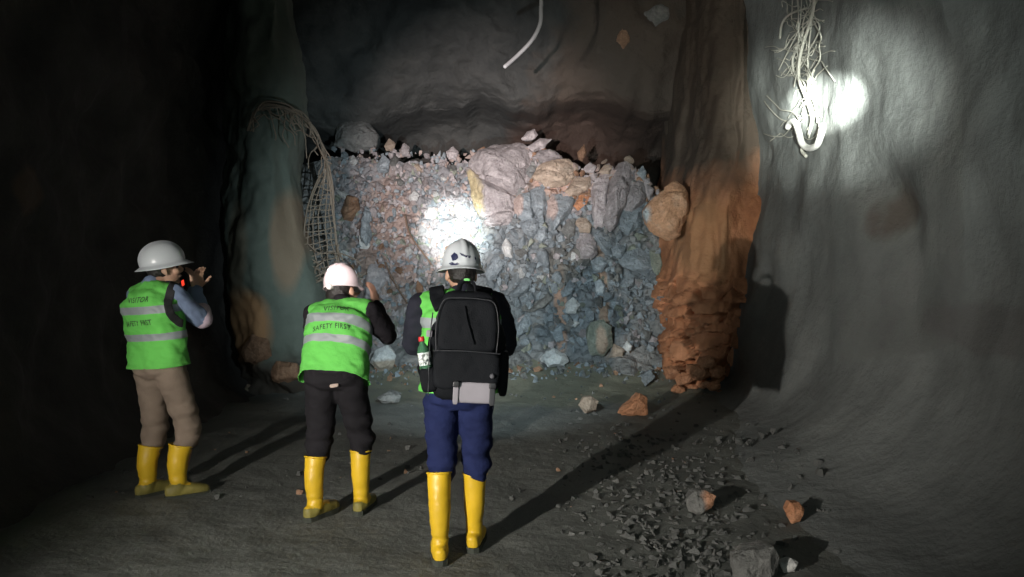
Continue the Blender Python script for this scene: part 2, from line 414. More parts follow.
# (outline, stone, label, bumps)
ROCKS = [
 ([(467,164),(480,150),(493,145),(524,143),(532,152),(533,172),(527,188),(515,196),(500,192),(481,182)], 'P', 'large flat topped grey boulder at the top middle of the heap', [(510,168,.12)]),
 ([(466,167),(480,180),(513,193),(521,198),(516,208),(505,215),(487,222),(480,219),(470,195)], 'ochre', 'wedge shaped boulder with an ochre left side below the flat topped boulder', [(486,186,.25),(500,198,.2)]),
 ([(484,222),(493,210),(508,205),(515,212),(512,222),(500,227),(486,226)], 'P', 'low grey rock just under the ochre sided wedge boulder', []),
 ([(521,139),(527,131),(535,128),(538,135),(533,140),(525,141)], 'P', 'small pale slab perched highest on top of the heap', []),
 ([(526,147),(540,138),(552,139),(545,148),(533,152)], 'P', 'flat grey slab under the small highest perched slab', []),
 ([(532,158),(540,149),(550,148),(558,152),(563,158),(545,162)], 'P', 'half dome shaped grey rock on top of the rounded tan boulder', []),
 ([(530,176),(540,163),(560,158),(570,158),(576,168),(575,178),(565,186),(548,188),(535,181)], 'T', 'rounded tan boulder right of the flat topped boulder', [(560,172,.2)]),
 ([(513,200),(520,193),(530,191),(533,200),(530,210),(535,224),(522,222),(514,212)], 'pinkvein', 'blue grey block with a pink left edge below the flat topped boulder', []),
 ([(530,190),(545,184),(547,205),(545,224),(537,225),(530,205)], 'B', 'upright blue grey block beside the pink edged block', []),
 ([(519,222),(533,216),(540,222),(537,236),(530,241),(522,231)], 'B', 'pale blue angular rock under the upright blue grey block', []),
 ([(537,229),(546,226),(548,238),(541,244),(535,239)], 'B', 'small blue rock right of the pale blue angular rock', []),
 ([(546,200),(552,195),(567,191),(575,198),(572,210),(560,222),(552,236),(546,220)], 'pinkvein', 'downward pointing pink veined blue rock below the tan boulder', [(556,205,.15)]),
 ([(574,222),(580,217),(588,218),(592,225),(590,233),(580,233)], 'T', 'rounded tan stone sitting on the oval pinkish stone', []),
 ([(577,240),(581,232),(591,234),(597,243),(598,254),(590,261),(580,260),(576,250)], 'P', 'smooth oval pinkish stone under the rounded tan stone', [(587,248,.1)]),
 ([(560,230),(568,220),(575,219),(575,235),(568,240)], 'G', 'dark leaning slab left of the rounded tan stone', []),
 ([(593,233),(599,230),(607,241),(612,254),(606,256),(599,245)], 'B', 'narrow blue stone leaning right of the oval pinkish stone', []),
 ([(589,190),(598,177),(608,173),(610,185),(606,205),(603,228),(594,226),(591,208)], 'P', 'tall pinkish grey slab left of the dark vertical crack', [(599,195,.12)]),
 ([(611,177),(616,163),(625,158),(634,165),(637,178),(625,185),(618,205),(612,230),(606,225),(607,195)], 'P', 'tall peaked grey rock right of the dark vertical crack', [(622,172,.1)]),
 ([(620,192),(630,181),(643,180),(648,192),(645,203),(632,214),(622,209)], 'P', 'big pale block in front of the tall peaked rock', [(633,195,.18)]),
 ([(620,210),(632,212),(645,205),(641,225),(628,236),(619,228)], 'B', 'blue rock directly under the big pale block', []),
 ([(636,173),(643,165),(647,172),(644,181)], 'B', 'small pale blue stone at the top right of the heap', []),
 ([(644,181),(655,190),(649,201),(645,191)], 'P', 'thin grey slab leaning right of the big pale block', []),
 ([(583,169),(590,162),(597,166),(594,173),(586,173)], 'P', 'small pale round stone behind the pink streaked rubble on top', []),
 ([(577,153),(584,144),(587,152),(583,162),(579,159)], 'N', 'small brown pointed stone standing behind the rounded tan boulder', []),
 ([(598,173),(605,164),(613,166),(609,174)], 'T', 'small tan stone left of the tall peaked rock', []),
 ([(565,191),(575,178),(590,176),(592,186),(582,195),(570,197)], 'T', 'broad tan rock between the tan boulder and the tall pinkish slab', []),
 ([(573,206),(580,195),(590,196),(587,204),(578,211)], 'O', 'small orange stone under the broad tan rock', []),
 ([(642,212),(652,198),(665,188),(676,180),(688,190),(690,215),(680,236),(668,241),(652,234)], 'bluetip', 'large tan boulder with a pale blue corner against the orange rock corner', [(668,208,.25)]),
 ([(618,259),(628,250),(640,248),(650,255),(655,270),(645,276),(628,269),(620,265)], 'B', 'large smooth blue rock low on the right of the heap', [(638,260,.14)]),
 ([(620,286),(627,270),(636,275),(634,286),(625,289)], 'B', 'blue rock below the large smooth blue rock', []),
 ([(650,250),(660,252),(663,265),(658,276),(651,269)], 'E', 'greenish rock at the right edge of the heap', []),
 ([(611,248),(617,243),(627,247),(622,257),(613,256)], 'B', 'small blue rock touching the top of the large smooth blue rock', []),
 ([(594,282),(600,279),(606,285),(604,297),(597,295)], 'B', 'blue stone left of the pink rubble streak', []),
 ([(590,261),(600,256),(608,262),(602,273),(594,271)], 'B', 'blue grey stone just below the oval pinkish stone', []),
 ([(484,271),(495,254),(505,252),(508,260),(496,279),(488,281)], 'B', 'tilted teal grey slab right of the white helmet with the decal', []),
 ([(501,246),(506,238),(512,245),(513,258),(505,257)], 'W', 'pale pointed stone above the tilted teal slab', []),
 ([(508,296),(525,277),(533,280),(528,291),(516,298)], 'B', 'long blue grey slab sloping right of the black backpack top', []),
 ([(527,311),(548,293),(553,298),(546,307),(532,313)], 'G', 'dark thin slab jutting out low in the middle of the heap', []),
 ([(560,292),(570,280),(576,285),(571,295),(562,298)], 'B', 'bright blue stone above the pinkish white stone', []),
 ([(565,304),(573,297),(581,305),(575,314),(566,313)], 'W', 'pinkish white stone low in the middle of the heap', []),
 ([(508,336),(518,322),(528,312),(534,318),(528,331),(518,338)], 'B', 'long bright blue slab near the foot of the heap beside the backpack', []),
 ([(496,317),(508,313),(514,320),(510,329),(500,329)], 'B', 'blue block between the backpack and the long bright blue slab', []),
 ([(488,300),(495,290),(502,296),(500,307),(490,309)], 'B', 'small blue block right against the backpack top', []),
 ([(552,332),(562,330),(564,340),(556,343)], 'B', 'square blue stone at the foot of the heap above the white rock', []),
 ([(571,323),(575,319),(580,323),(575,328)], 'W', 'small round pale stone at the foot of the heap', []),
 ([(347,161),(353,155),(359,161),(354,167)], 'W', 'lone pale blue stone at the top left of the heap', []),
 ([(333,146),(338,124),(350,113),(366,118),(378,134),(376,148),(355,153)], 'G', 'dark grey rock at the very top left corner of the heap', []),
 ([(376,166),(383,154),(390,160),(388,173),(378,173)], 'B', 'pale blue grey rock at the top of the left half of the heap', []),
 ([(360,222),(365,206),(370,210),(371,240),(366,247),(361,240)], 'B', 'narrow upright grey slab set in the left half of the heap', []),
 ([(362,286),(370,265),(385,263),(389,279),(376,300),(364,300)], 'P', 'flat pinkish slab low on the left beside the middle helmet', []),
 ([(341,212),(347,195),(358,198),(360,210),(352,222),(343,220)], 'N', 'reddish brown rock left of the narrow upright slab', []),
 ([(408,196),(414,190),(420,195),(417,202),(410,202)], 'W', 'small white stone left of the bright light patch', []),
 ([(424,212),(430,206),(437,211),(434,219),(426,219)], 'W', 'white stone at the upper left edge of the bright light patch', []),
 ([(400,150),(404,142),(410,147),(408,156),(402,157)], 'P', 'pointed grey stone on the top edge of the left half', []),
 ([(384,146),(389,138),(396,143),(393,151),(386,151)], 'T', 'brownish stone topping the left half of the heap', []),
 ([(446,152),(453,146),(459,152),(456,160),(448,160)], 'P', 'grey stone on the top edge just left of the flat topped boulder', []),
]
for ol, m, lab, bp in ROCKS:
    big = max(p[0] for p in ol) - min(p[0] for p in ol) > 40
    rock(ol, m, lab, bp, 'boulder' if big else 'rock', off=-.10, Y=9.62 if m == 'bluetip' else None)
# stones on the ground
GROUND = [
 ([(539,360),(545,352),(555,348),(566,354),(569,361),(562,366),(548,367)], 'W', 'white angular rock alone on the ground before the heap', 366),
 ([(585,335),(590,322),(603,320),(612,326),(613,345),(604,356),(590,355)], 'greentan', 'large green and tan rock at the foot of the heap', 356),
 ([(608,358),(614,343),(625,349),(622,358)], 'T', 'pinkish triangular stone leaning on the green and tan rock', 359),
 ([(622,348),(627,341),(633,346),(629,353)], 'W', 'tiny white stone right of the pinkish triangular stone', 354),
 ([(640,376),(650,370),(656,377),(645,387)], 'B', 'blue grey block in the gloom near the orange corner', 387),
 ([(578,405),(583,397),(592,396),(599,401),(596,410),(585,414)], 'T', 'rounded pinkish stone on the ground left of the orange chunk', 414),
 ([(617,413),(630,402),(640,393),(648,397),(647,414),(630,417)], 'O', 'wedge shaped orange chunk of rock on the ground in the shadow', 416),
 ([(685,500),(692,492),(705,490),(716,496),(712,508),(700,516),(688,512)], 'greyorange', 'grey rock with an orange right side amid the gravel', 515),
 ([(785,510),(790,502),(800,502),(805,510),(800,522),(792,525)], 'O', 'lone orange stone on the ground at the right', 524),
 ([(732,562),(745,550),(775,547),(779,560),(776,580),(735,582)], 'G', 'big flat grey rock at the bottom edge right of the gravel', 580),
 ([(780,564),(790,557),(799,562),(795,572),(784,573)], 'W', 'small pale stone beside the big flat grey rock', 573),
 ([(370,362),(376,349),(388,345),(396,355),(393,369),(378,372)], 'tanpale', 'pale tan rock at the heap foot right of the middle person', 372),
 ([(376,398),(388,391),(402,395),(398,403),(382,404)], 'G', 'flat grey stone on the ground between the middle and right persons', 404),
 ([(240,352),(252,333),(268,340),(272,356),(258,366),(244,362)], 'N', 'brown rock at the foot of the pillar', 372),
 ([(268,372),(276,360),(296,364),(302,378),(286,384),(272,382)], 'N', 'low orange brown rock beside the middle person left elbow', 388),
 ([(243,390),(247,384),(254,386),(253,393),(246,394)], 'T', 'small pale brown stone on the dark ground right of the leftmost person', 394),
]
for ol, m, lab, fy in GROUND:
    pil = m == 'N'
    rock(ol, m, lab, [], 'rock', floor_py=None if pil else fy, Y=8.8 if pil else None, off=0, depth=.7)
# orange chunks fallen at the corner
cr = random.Random(5); k = 0
for (px, py, s, fy) in [(672,372,11,392),(684,378,12,398),(697,372,13,398),(708,363,12,392),(716,372,10,396),(690,388,10,404),(704,384,9,402),(678,390,8,404),(715,386,8,402),(699,402,12,415),(711,401,11,414),(721,405,12,416),(709,410,9,417),(722,394,7,408)]:
    n = 7; ol = [(px + s * cos(2 * pi * i / n + .3) * cr.uniform(.7, 1.15), py + s * .72 * sin(2 * pi * i / n + .3) * cr.uniform(.7, 1.1)) for i in range(n)]
    o = rock(ol, 'O', 'orange rock chunk fallen at the foot of the orange corner', [], 'rock', Y=9.02 + cr.uniform(-.25, .12), off=0)
    o['group'] = 'orange chunks at the foot of the corner'
# two clumps of pale rock high on the headwall
rock([(642,14),(648,4),(662,2),(672,8),(670,22),(656,28),(646,24)], 'G', 'pale knob of rock high on the headwall', [], 'rock', Y=10.55)
rock([(616,40),(620,16),(627,22),(630,44),(624,50)], 'N', 'thin brown rock flake left of the pale knob on the headwall', [], 'rock', Y=10.75)

# ------------------------------------------------ heap body, medium stones, fragments
def f_heap(u, v):
    x = -3.3 + 6.0 * u
    zt = ztop(x)
    if v < .8:
        z = -.15 + (zt - .05) * (v / .8); y = heap_y(x, z)
    else:
        t = (v - .8) / .2; z = zt - .2 - .25 * t * t; y = heap_y(x, z) + 2.4 * t
    p = V((x, y, z)); w = V((x * 3.2, y * 2, z * 3.2)); d1, _ = noise.voronoi(w); d2, _ = noise.voronoi(p * 8)
    d = .22 * min(.5, d1[1] - d1[0]) + .08 * min(.5, d2[1] - d2[0]) + .03 * fb(p * 5, 3)
    return V((x, y - d + .05, z + .3 * d))
vs = [f_heap(i / 239, j / 189) for i in range(240) for j in range(190)]
fs = [(i * 190 + j, (i + 1) * 190 + j, (i + 1) * 190 + j + 1, i * 190 + j + 1) for i in range(239) for j in range(189)]
M_heap = rocky('broken_rubble', [(.25, (.12, .125, .125)), (.5, (.21, .21, .20)), (.8, (.34, .32, .30))], 2.2, 1.0, 12, .85, .05,
    masks=[((.25, .24, .25), (-1.6, 11.3, 2.8), (1.3, 2, .9), .6, .8), ((.30, .205, .165), (-1.85, 11, 1.75), (.5, 2, 1.1), .75, 1.0), ((.17, .19, .20), (.7, 10.5, 1.3), (1.3, 2, 1.1), .75, .7),
           ((.42, .26, .18), (.68, 10.6, .95), (.09, 2, .7), .8, .8), ((.36, .24, .16), (1.28, 10.6, 1.05), (.08, 2, .75), .8, .8), ((.46, .29, .22), (.9, 11.3, 2.75), (.6, 2, .22), .8, .8), ((.17, .155, .13), (.75, 10.6, 1.55), (.32, 1, .3), .8, .5)])
heap = mk('rubble_heap', (vs, fs), M_heap, fix=False, smooth=False)
tag(heap, 'packed mass of broken rock and dirt under the loose stones of the heap', 'rubble', kind='stuff')

def stone_bm(rnd, n=13, flat=None):
    s = V((1, rnd.uniform(.65, .95), rnd.uniform(.5, .85)))
    pts = []
    for _ in range(n):
        q = V((rnd.gauss(0, 1), rnd.gauss(0, 1), rnd.gauss(0, 1))).normalized()
        m = max(abs(q.x), abs(q.y), abs(q.z)); q = q.lerp(q / m * .85, .55)
        pts.append(V((q.x * s.x, q.y * s.y, q.z * s.z)) * .5)
    return hull(pts)
rs = random.Random(21)
VAR = []
for i in range(18):
    bm = stone_bm(rs, rs.randint(11, 16)); rough(bm, 1.0, 2, .05, i * 3.3, .05)
    me = bpy.data.meshes.new('rock'); bm.to_mesh(me); bm.free(); me.shade_smooth(); me.set_sharp_from_angle(angle=radians(17)); VAR.append(me)
VM = {}
def variant(i, k):
    if (i, k) not in VM:
        me = VAR[i].copy(); me.materials.clear(); me.materials.append(RM[k]); VM[(i, k)] = me
    return VM[(i, k)]
taken = []
for ol, *_ in ROCKS + GROUND:
    cx = sum(p[0] for p in ol) / len(ol); cy = sum(p[1] for p in ol) / len(ol)
    taken.append((cx, cy, .5 * math.sqrt((max(p[0] for p in ol) - min(p[0] for p in ol)) * (max(p[1] for p in ol) - min(p[1] for p in ol)))))
REG = [  # region, how many, size range (px), stones, label, group
 ((336, 462, 146, 232), 62, (5, 12), 'PPPPBBWTG', 'small broken grey stone in the upper left half of the heap', 'loose stones, upper left of the heap'),
 ((338, 470, 232, 338), 44, (6, 15), 'PPBBTNNW', 'small broken stone in the lower left half of the heap', 'loose stones, lower left of the heap'),
 ((484, 575, 228, 340), 40, (7, 18), 'BBBBBGW', 'small blue grey stone in the lower middle of the heap', 'loose stones, lower middle of the heap'),
 ((575, 664, 232, 345), 38, (6, 15), 'BBBGEEP', 'small blue grey stone in the lower right of the heap', 'loose stones, lower right of the heap'),
 ((548, 655, 160, 232), 16, (5, 10), 'TPTNP', 'small tan stone wedged between the upper boulders', 'loose stones between the upper boulders'),
 ((655, 690, 215, 330), 8, (5, 10), 'TNO', 'small brown stone where the heap meets the orange corner', 'loose stones along the orange corner'),
]
for (x0, x1, y0, y1), cnt, (s0, s1), kinds, lab, grp in REG:
    got = 0; tries = 0
    while got < cnt and tries < 6000:
        tries += 1
        px, py = rs.uniform(x0, x1), rs.uniform(y0, y1); s = s0 + (s1 - s0) * rs.random() ** 1.8
        if py < 155 and at(px, py, 11.4).z > ztop(at(px, py, 11.4).x) + .02: continue
        if any((px - a) ** 2 + (py - b) ** 2 < (r * .85 + s * .42) ** 2 for a, b, r in taken): continue
        p = on_heap(px, py, -.06)
        if p.z > ztop(p.x) - .10 and rs.random() < .75: continue
        o = bpy.data.objects.new('rock', variant(rs.randrange(18), rs.choice(kinds))); COL.objects.link(o)
        o.location = p; k = s * p.y / FPX * 1.25; o.scale = (k * rs.uniform(.9, 1.25), k, k * rs.uniform(.8, 1.2))
        o.rotation_euler = (rs.uniform(0, 6.3), rs.uniform(0, 6.3), rs.uniform(0, 6.3))
        tag(o, lab, 'rock', grp); taken.append((px, py, s * .5)); got += 1

def rw_h(x):
    for (a, za), (b, zb) in zip(RW, RW[1:]):
        if a <= x <= b: return za + (zb - za) * (x - a) / (b - a)
    return -1
def scatter(name, spots, mats, label, cat, seed):
    """grit nobody could count: one object; spots = [(point, size)]"""
    r = random.Random(seed); base = []
    for i in range(10):
        bm = stone_bm(r, 9); base.append(([v.co.copy() for v in bm.verts], [tuple(v.index for v in f.verts) for f in bm.faces])) if not bm.verts.index_update() else None; bm.free()
    vs, fs, mi = [], [], []
    for p, s, m in spots:
        v, f = base[r.randrange(10)]; R = Euler((r.uniform(0, 6.3), r.uniform(0, 6.3), r.uniform(0, 6.3))).to_matrix(); n = len(vs)
        vs += [p + R @ q * s for q in v]; fs += [tuple(i + n for i in t) for t in f]; mi += [m] * len(f)
    o = mk(name, (vs, fs), None, smooth=False, fix=False)
    for m in mats: o.data.materials.append(m)
    for pl, m in zip(o.data.polygons, mi): pl.material_index = m
    return tag(o, label, cat, kind='stuff')
sp = []
for _ in range(4200):
    px, py = rs.uniform(334, 668), rs.uniform(142, 350)
    p = on_heap(px, py, -.05 + rs.uniform(-.02, .04))
    if p.z > ztop(p.x) - .02: continue
    left = px < 475
    if not left and py > 225 and rs.random() < .55: continue
    m = rs.choice((0, 0, 0, 0, 1, 1, 5, 6, 6)) if left else rs.choice((1, 1, 1, 1, 4, 4, 0, 5, 1))
    if not left and py < 200: m = rs.choice((0, 0, 2, 6))
    sp.append((p, rs.uniform(.04, .14) if left else rs.uniform(.05, .18), m))
scatter('rubble_fragments', sp, [RM[k] for k in 'PBNTGE'] + [rocky('stone_rusty_grey', [(.2, (.20, .155, .135)), (.5, (.31, .24, .21)), (.85, (.44, .37, .33))], 5, .7, 14, .8, .02)], 'countless small chips of rock covering the heap', 'rubble', 3)
M_grit = rocky('dark_grit', [(.3, (.06, .062, .058)), (.7, (.12, .122, .115))], 4, .7, 14, .8, .02)
sp = []
for _ in range(1500):
    t = rs.random(); px = 640 + 60 * rs.gauss(0, .7) + t * 60; py = 430 + 150 * t + rs.gauss(0, 12)
    if rs.random() < .25: px, py = rs.uniform(560, 830), rs.uniform(400, 577)
    if py < 395: continue
    p = on_floor(px, min(py, 600)); p.z = fl_h(p.x, p.y) + .004
    if p.x > 2.3: continue
    p.z = max(p.z, rw_h(p.x)) - .008
    sp.append((p, .015 + .075 * rs.random() ** 2, rs.choice((0, 0, 0, 0, 0, 0, 1))))
scatter('gravel', sp, [M_grit, RM['G']], 'loose dark gravel along the right side of the floor', 'gravel', 4)
sp = []
for _ in range(650):
    px, py = rs.uniform(60, 700), 358 + 150 * rs.random() ** 2
    p = on_ground(px, py)
    if p.x < -3.3 or p.x > 2.4 or p.y > 10.1: continue
    p.z = fl_h(p.x, p.y); sp.append((p, .015 + .07 * rs.random() ** 3, rs.choice((0, 0, 0, 0, 0, 1, 2))))
for _ in range(420):
    px, py = rs.uniform(345, 668), 366 + rs.gauss(0, 6)
    p = on_ground(px, min(py, 385)); p.y -= rs.uniform(0, .25); p.z = fl_h(p.x, p.y) + .01
    sp.append((p, .03 + .12 * rs.random() ** 2.5, rs.choice((3, 3, 1, 0, 2))))
scatter('scree', sp, [M_grit, RM['G'], RM['N'], RM['B']], 'thin scatter of stone chips on the ground before the heap', 'gravel', 6)
# ============================================================ PEOPLE
M_skin = plain('skin', (.42, .25, .17), .55, bump=.1, bscale=120)
M_hair = plain('black_hair', (.012, .010, .009), .5, bump=.6, bscale=150)
M_eye = plain('eye', (.05, .035, .03), .2)
M_hivis = plain('green_vest_fabric', (.13, .50, .09), .8, spec=.2, bump=.25, bscale=90, vary=.10, vscale=5)
M_refl = plain('grey_reflective_tape', (.24, .27, .28), .5, bump=.1, bscale=200)
M_print = plain('black_print', (.02, .03, .02), .7)
M_bind = plain('black_binding', (.015, .015, .016), .8)
M_navyj = plain('navy_black_jacket', (.018, .019, .028), .8, spec=.15, bump=.35, bscale=60, vary=.2)
M_blackj = plain('black_jacket', (.016, .014, .017), .8, spec=.15, bump=.35, bscale=60, vary=.2)
M_blue = plain('blue_grey_shirt', (.17, .22, .33), .8, spec=.15, bump=.3, bscale=70, vary=.12)
M_elbow = plain('sleeve_lit_pink', (.50, .40, .46), .8, bump=.2)
M_khaki = plain('khaki_trousers', (.20, .155, .12), .85, spec=.15, bump=.35, bscale=60, vary=.15)
M_blackt = plain('black_trousers', (.013, .012, .014), .85, spec=.15, bump=.3, bscale=60, vary=.2)
M_navyt = plain('navy_trousers', (.013, .019, .066), .85, spec=.15, bump=.35, bscale=60, vary=.2)
M_boot = plain('yellow_rubber', (.64, .41, .02), .42, bump=.12, bscale=25, vary=.14, vscale=4)
M_bootmud = plain('muddy_yellow_rubber', (.20, .17, .04), .6, bump=.3, bscale=30, vary=.3, vscale=12)
M_sole = plain('dark_rubber_sole', (.035, .04, .03), .8, bump=.4, bscale=60)
M_helm = plain('white_helmet_plastic', (.54, .575, .60), .3)
M_helmp = plain('pinkish_white_helmet_plastic', (.68, .60, .61), .35)
M_decal = plain('dark_blue_sticker', (.02, .025, .07), .4)
M_blackp = plain('black_plastic', (.015, .015, .017), .4)
M_pack = plain('black_pack_cloth', (.006, .007, .009), .75, spec=.15, bump=.4, bscale=160, vary=.15)
M_packg = plain('grey_piping', (.022, .024, .028), .6)
M_panel = plain('light_grey_panel', (.24, .225, .25), .5, bump=.15, bscale=30, vary=.12)
def emit(name, c, s):
    m, nt, b = nodes(name); b.inputs['Base Color'].default_value = (*c, 1)
    b.inputs['Emission Color'].default_value = (*c, 1); b.inputs['Emission Strength'].default_value = s; return m

def cloth(amp, fx=7, fz=10, dia=4):
    def w(p, n):
        return amp * (noise.fractal(V((p.x * fx + p.z * dia, p.y * fx, p.z * fz)), .8, 2, 3) + .6 * abs(noise.noise(V((p.x * 5 - p.z * 9, p.y * 5, p.z * 3 + 4)))) - .2)
    return w

class Torso:
    def __init__(s, P, N, R=(1, 0, 0)):
        s.P, s.N = V(P), V(N); s.U = (s.N - s.P).normalized(); s.L = (s.N - s.P).length
        R = V(R); s.R = (R - s.U * R.dot(s.U)).normalized(); s.F = s.U.cross(s.R)
    def c(s, t, off=0): return s.P + s.U * s.L * t + s.F * off
    def rings(s, tab, g=0.0, n=36, e=2.3):
        return loft([ering(s.c(t, o), s.R, s.F, a + g, b + g, n, e) for t, a, b, o in tab])
TT = [(-.14, .09, .07, 0), (-.02, .155, .105, -.01), (.15, .158, .105, -.005), (.4, .142, .095, .005), (.65, .155, .105, 0), (.84, .155, .098, -.008), (.95, .11, .078, 0), (1.05, .06, .06, .005)]

def hand(W, d, pn, side, curl=.6):
    """palm, four separate bent fingers of unequal length and a thumb from the side of the palm"""
    d = V(d).normalized(); pn = V(pn); pn = (pn - d * pn.dot(d)).normalized(); X = d.cross(pn) * side
    W = V(W); M = Matrix((X, pn, d)).transposed()
    parts = [rbox(W + d * .045, .082, .03, .105, M, 3.2, 24, 10)]
    for off, L, r in ((.030, .072, .0085), (.010, .082, .009), (-.011, .077, .0087), (-.031, .060, .0078)):
        p = W + d * .088 + X * off; pts = [p]; dd = d.copy()
        for k, fr in enumerate((.45, .32, .23)):
            a = curl * (.6 if k == 0 else 1); dd = (dd * cos(a) + pn * sin(a)).normalized(); pn2 = pn
            p = p + dd * L * fr; pts.append(p)
        parts.append(tube(pts, [r * 1.08, r * 1.02, r * .95, r * .82], 10, 3))
    b = W + X * .036 + d * .022
    t1 = (X * .75 + d * .7 + pn * .25).normalized(); t2 = (X * .25 + d * .8 + pn * .55).normalized()
    parts.append(tube([b - t1 * .02, b + t1 * .035, b + t1 * .035 + t2 * .03, b + t1 * .035 + t2 * .052], [.015, .0125, .0105, .009], 10, 3))
    return parts

def helmet(parent, M, mat, brim, front, width=.128, length=.155, h=.145, ridges=(0,), lw=.011, mat_r=None):
    """hard hat: dome with ridges and a flared brim (brim wide all round, `front` further at the peak)"""
    n = 72; prof = []
    vs = []; fs = []
    K = 16; ring0 = 0
    def dome(t, f):
        s, c = sin(t) ** .92, cos(t) ** .9 if cos(t) > 0 else 0
        p = V((width * s * cos(f), length * s * sin(f), h * c))
        q = 0
        for rx in ridges:
            q = max(q, math.exp(-((p.x - rx * (1 - .35 * sin(t))) / lw) ** 4))
        q *= min(1, max(0, (pi / 2 - t) / .3))
        nrm = V((p.x / width ** 2, p.y / length ** 2, p.z / h ** 2)).normalized()
        return p + nrm * .0075 * q
    rings = []
    for i in range(1, K + 1):
        t = pi / 2 * i / K; rings.append([dome(t, 2 * pi * j / n) for j in range(n)])
    for k in range(1, 5):
        r = []
        for j in range(n):
            f = 2 * pi * j / n; fr = max(0, sin(f)) ** 3
            w = (brim + (front - brim) * fr) * k / 4
            r.append(V(((width + w) * cos(f), (length + w) * sin(f), -.004 * k - w * (.28 + .12 * fr) - .006 * cos(2 * f) * (k / 4))))
        rings.append(r)
    vs = [V((0, 0, h + .0075 * (0 in ridges)))]
    for r in rings: vs += r
    for j in range(n): fs.append((0, 1 + j, 1 + (j + 1) % n))
    for i in range(len(rings) - 1):
        for j in range(n):
            k = (j + 1) % n; a = 1 + i * n; fs.append((a + j, a + n + j, a + n + k, a + k))
    vs = [M @ v for v in vs]
    o = mk('helmet', (vs, fs), mat, parent)
    s = o.modifiers.new('thick', 'SOLIDIFY'); s.thickness = .0035; s.offset = -1
    band = loft([ering(M @ V((0, 0, z)), (M.to_3x3() @ V((1, 0, 0))), (M.to_3x3() @ V((0, 1, 0))), width * .87, length * .87, 40) for z in (-.012, .0, .02)], cap=False)
    b = mk('headband', band, M_blackp, o); sd = b.modifiers.new('t', 'SOLIDIFY'); sd.thickness = .003
    return o

def slab(me, c, U, F, h, off=.0025):
    """band of tape wrapped round a garment: the garment's own surface between two planes, lifted a little"""
    bm = bmesh.new(); bm.from_mesh(me)
    for s in (-1, 1):
        g = list(bm.verts) + list(bm.edges) + list(bm.faces)
        bmesh.ops.bisect_plane(bm, geom=g, plane_co=c + U * s * h / 2, plane_no=U * s, clear_outer=True)
    bm.normal_update()
    for v in bm.verts: v.co += v.normal * off
    out = bpy.data.meshes.new('reflective_strip'); bm.to_mesh(out); bm.free(); return out
def lettering(parent, me, text, c, R, U, F, width, height, tilt=0.0, bend=0.0):
    cu = bpy.data.curves.new('t', 'FONT'); cu.body = text; cu.align_x = 'CENTER'; cu.align_y = 'CENTER'; cu.size = 1; cu.resolution_u = 3; cu.offset = .013; cu.space_character = 1.18
    ob = bpy.data.objects.new('t', cu); COL.objects.link(ob)
    dg = bpy.context.evaluated_depsgraph_get(); dg.update()
    tm = bpy.data.meshes.new_from_object(ob.evaluated_get(dg)); bpy.data.objects.remove(ob)
    xs = [v.co.x for v in tm.vertices]; ys = [v.co.y for v in tm.vertices]
    sx = width / (max(xs) - min(xs)); sy = height / (max(ys) - min(ys)); x0 = (max(xs) + min(xs)) / 2; y0 = (max(ys) + min(ys)) / 2
    bm = bmesh.new(); bm.from_mesh(tm)
    bmesh.ops.triangulate(bm, faces=bm.faces)
    for _ in range(4):
        bmesh.ops.subdivide_edges(bm, edges=[e for e in bm.edges if e.calc_length() > .07], cuts=1); bmesh.ops.triangulate(bm, faces=bm.faces)
    src = bmesh.new(); src.from_mesh(me); src.normal_update(); bvh = BVHTree.FromBMesh(src)
    for v in bm.verts:
        a = (v.co.x - x0) * sx; b = (v.co.y - y0) * sy
        u = a * cos(tilt) - b * sin(tilt); w = a * sin(tilt) + b * cos(tilt) - bend * a * a
        o = c + R * u + U * w - F * .8
        hit = bvh.ray_cast(o, F)
        v.co = (hit[0] + hit[1] * .0014) if hit[0] else o + F * .6
    src.free(); out = bpy.data.meshes.new('lettering'); bm.to_mesh(out); bm.free()
    return link_mesh('lettering', out, M_print, parent, False)

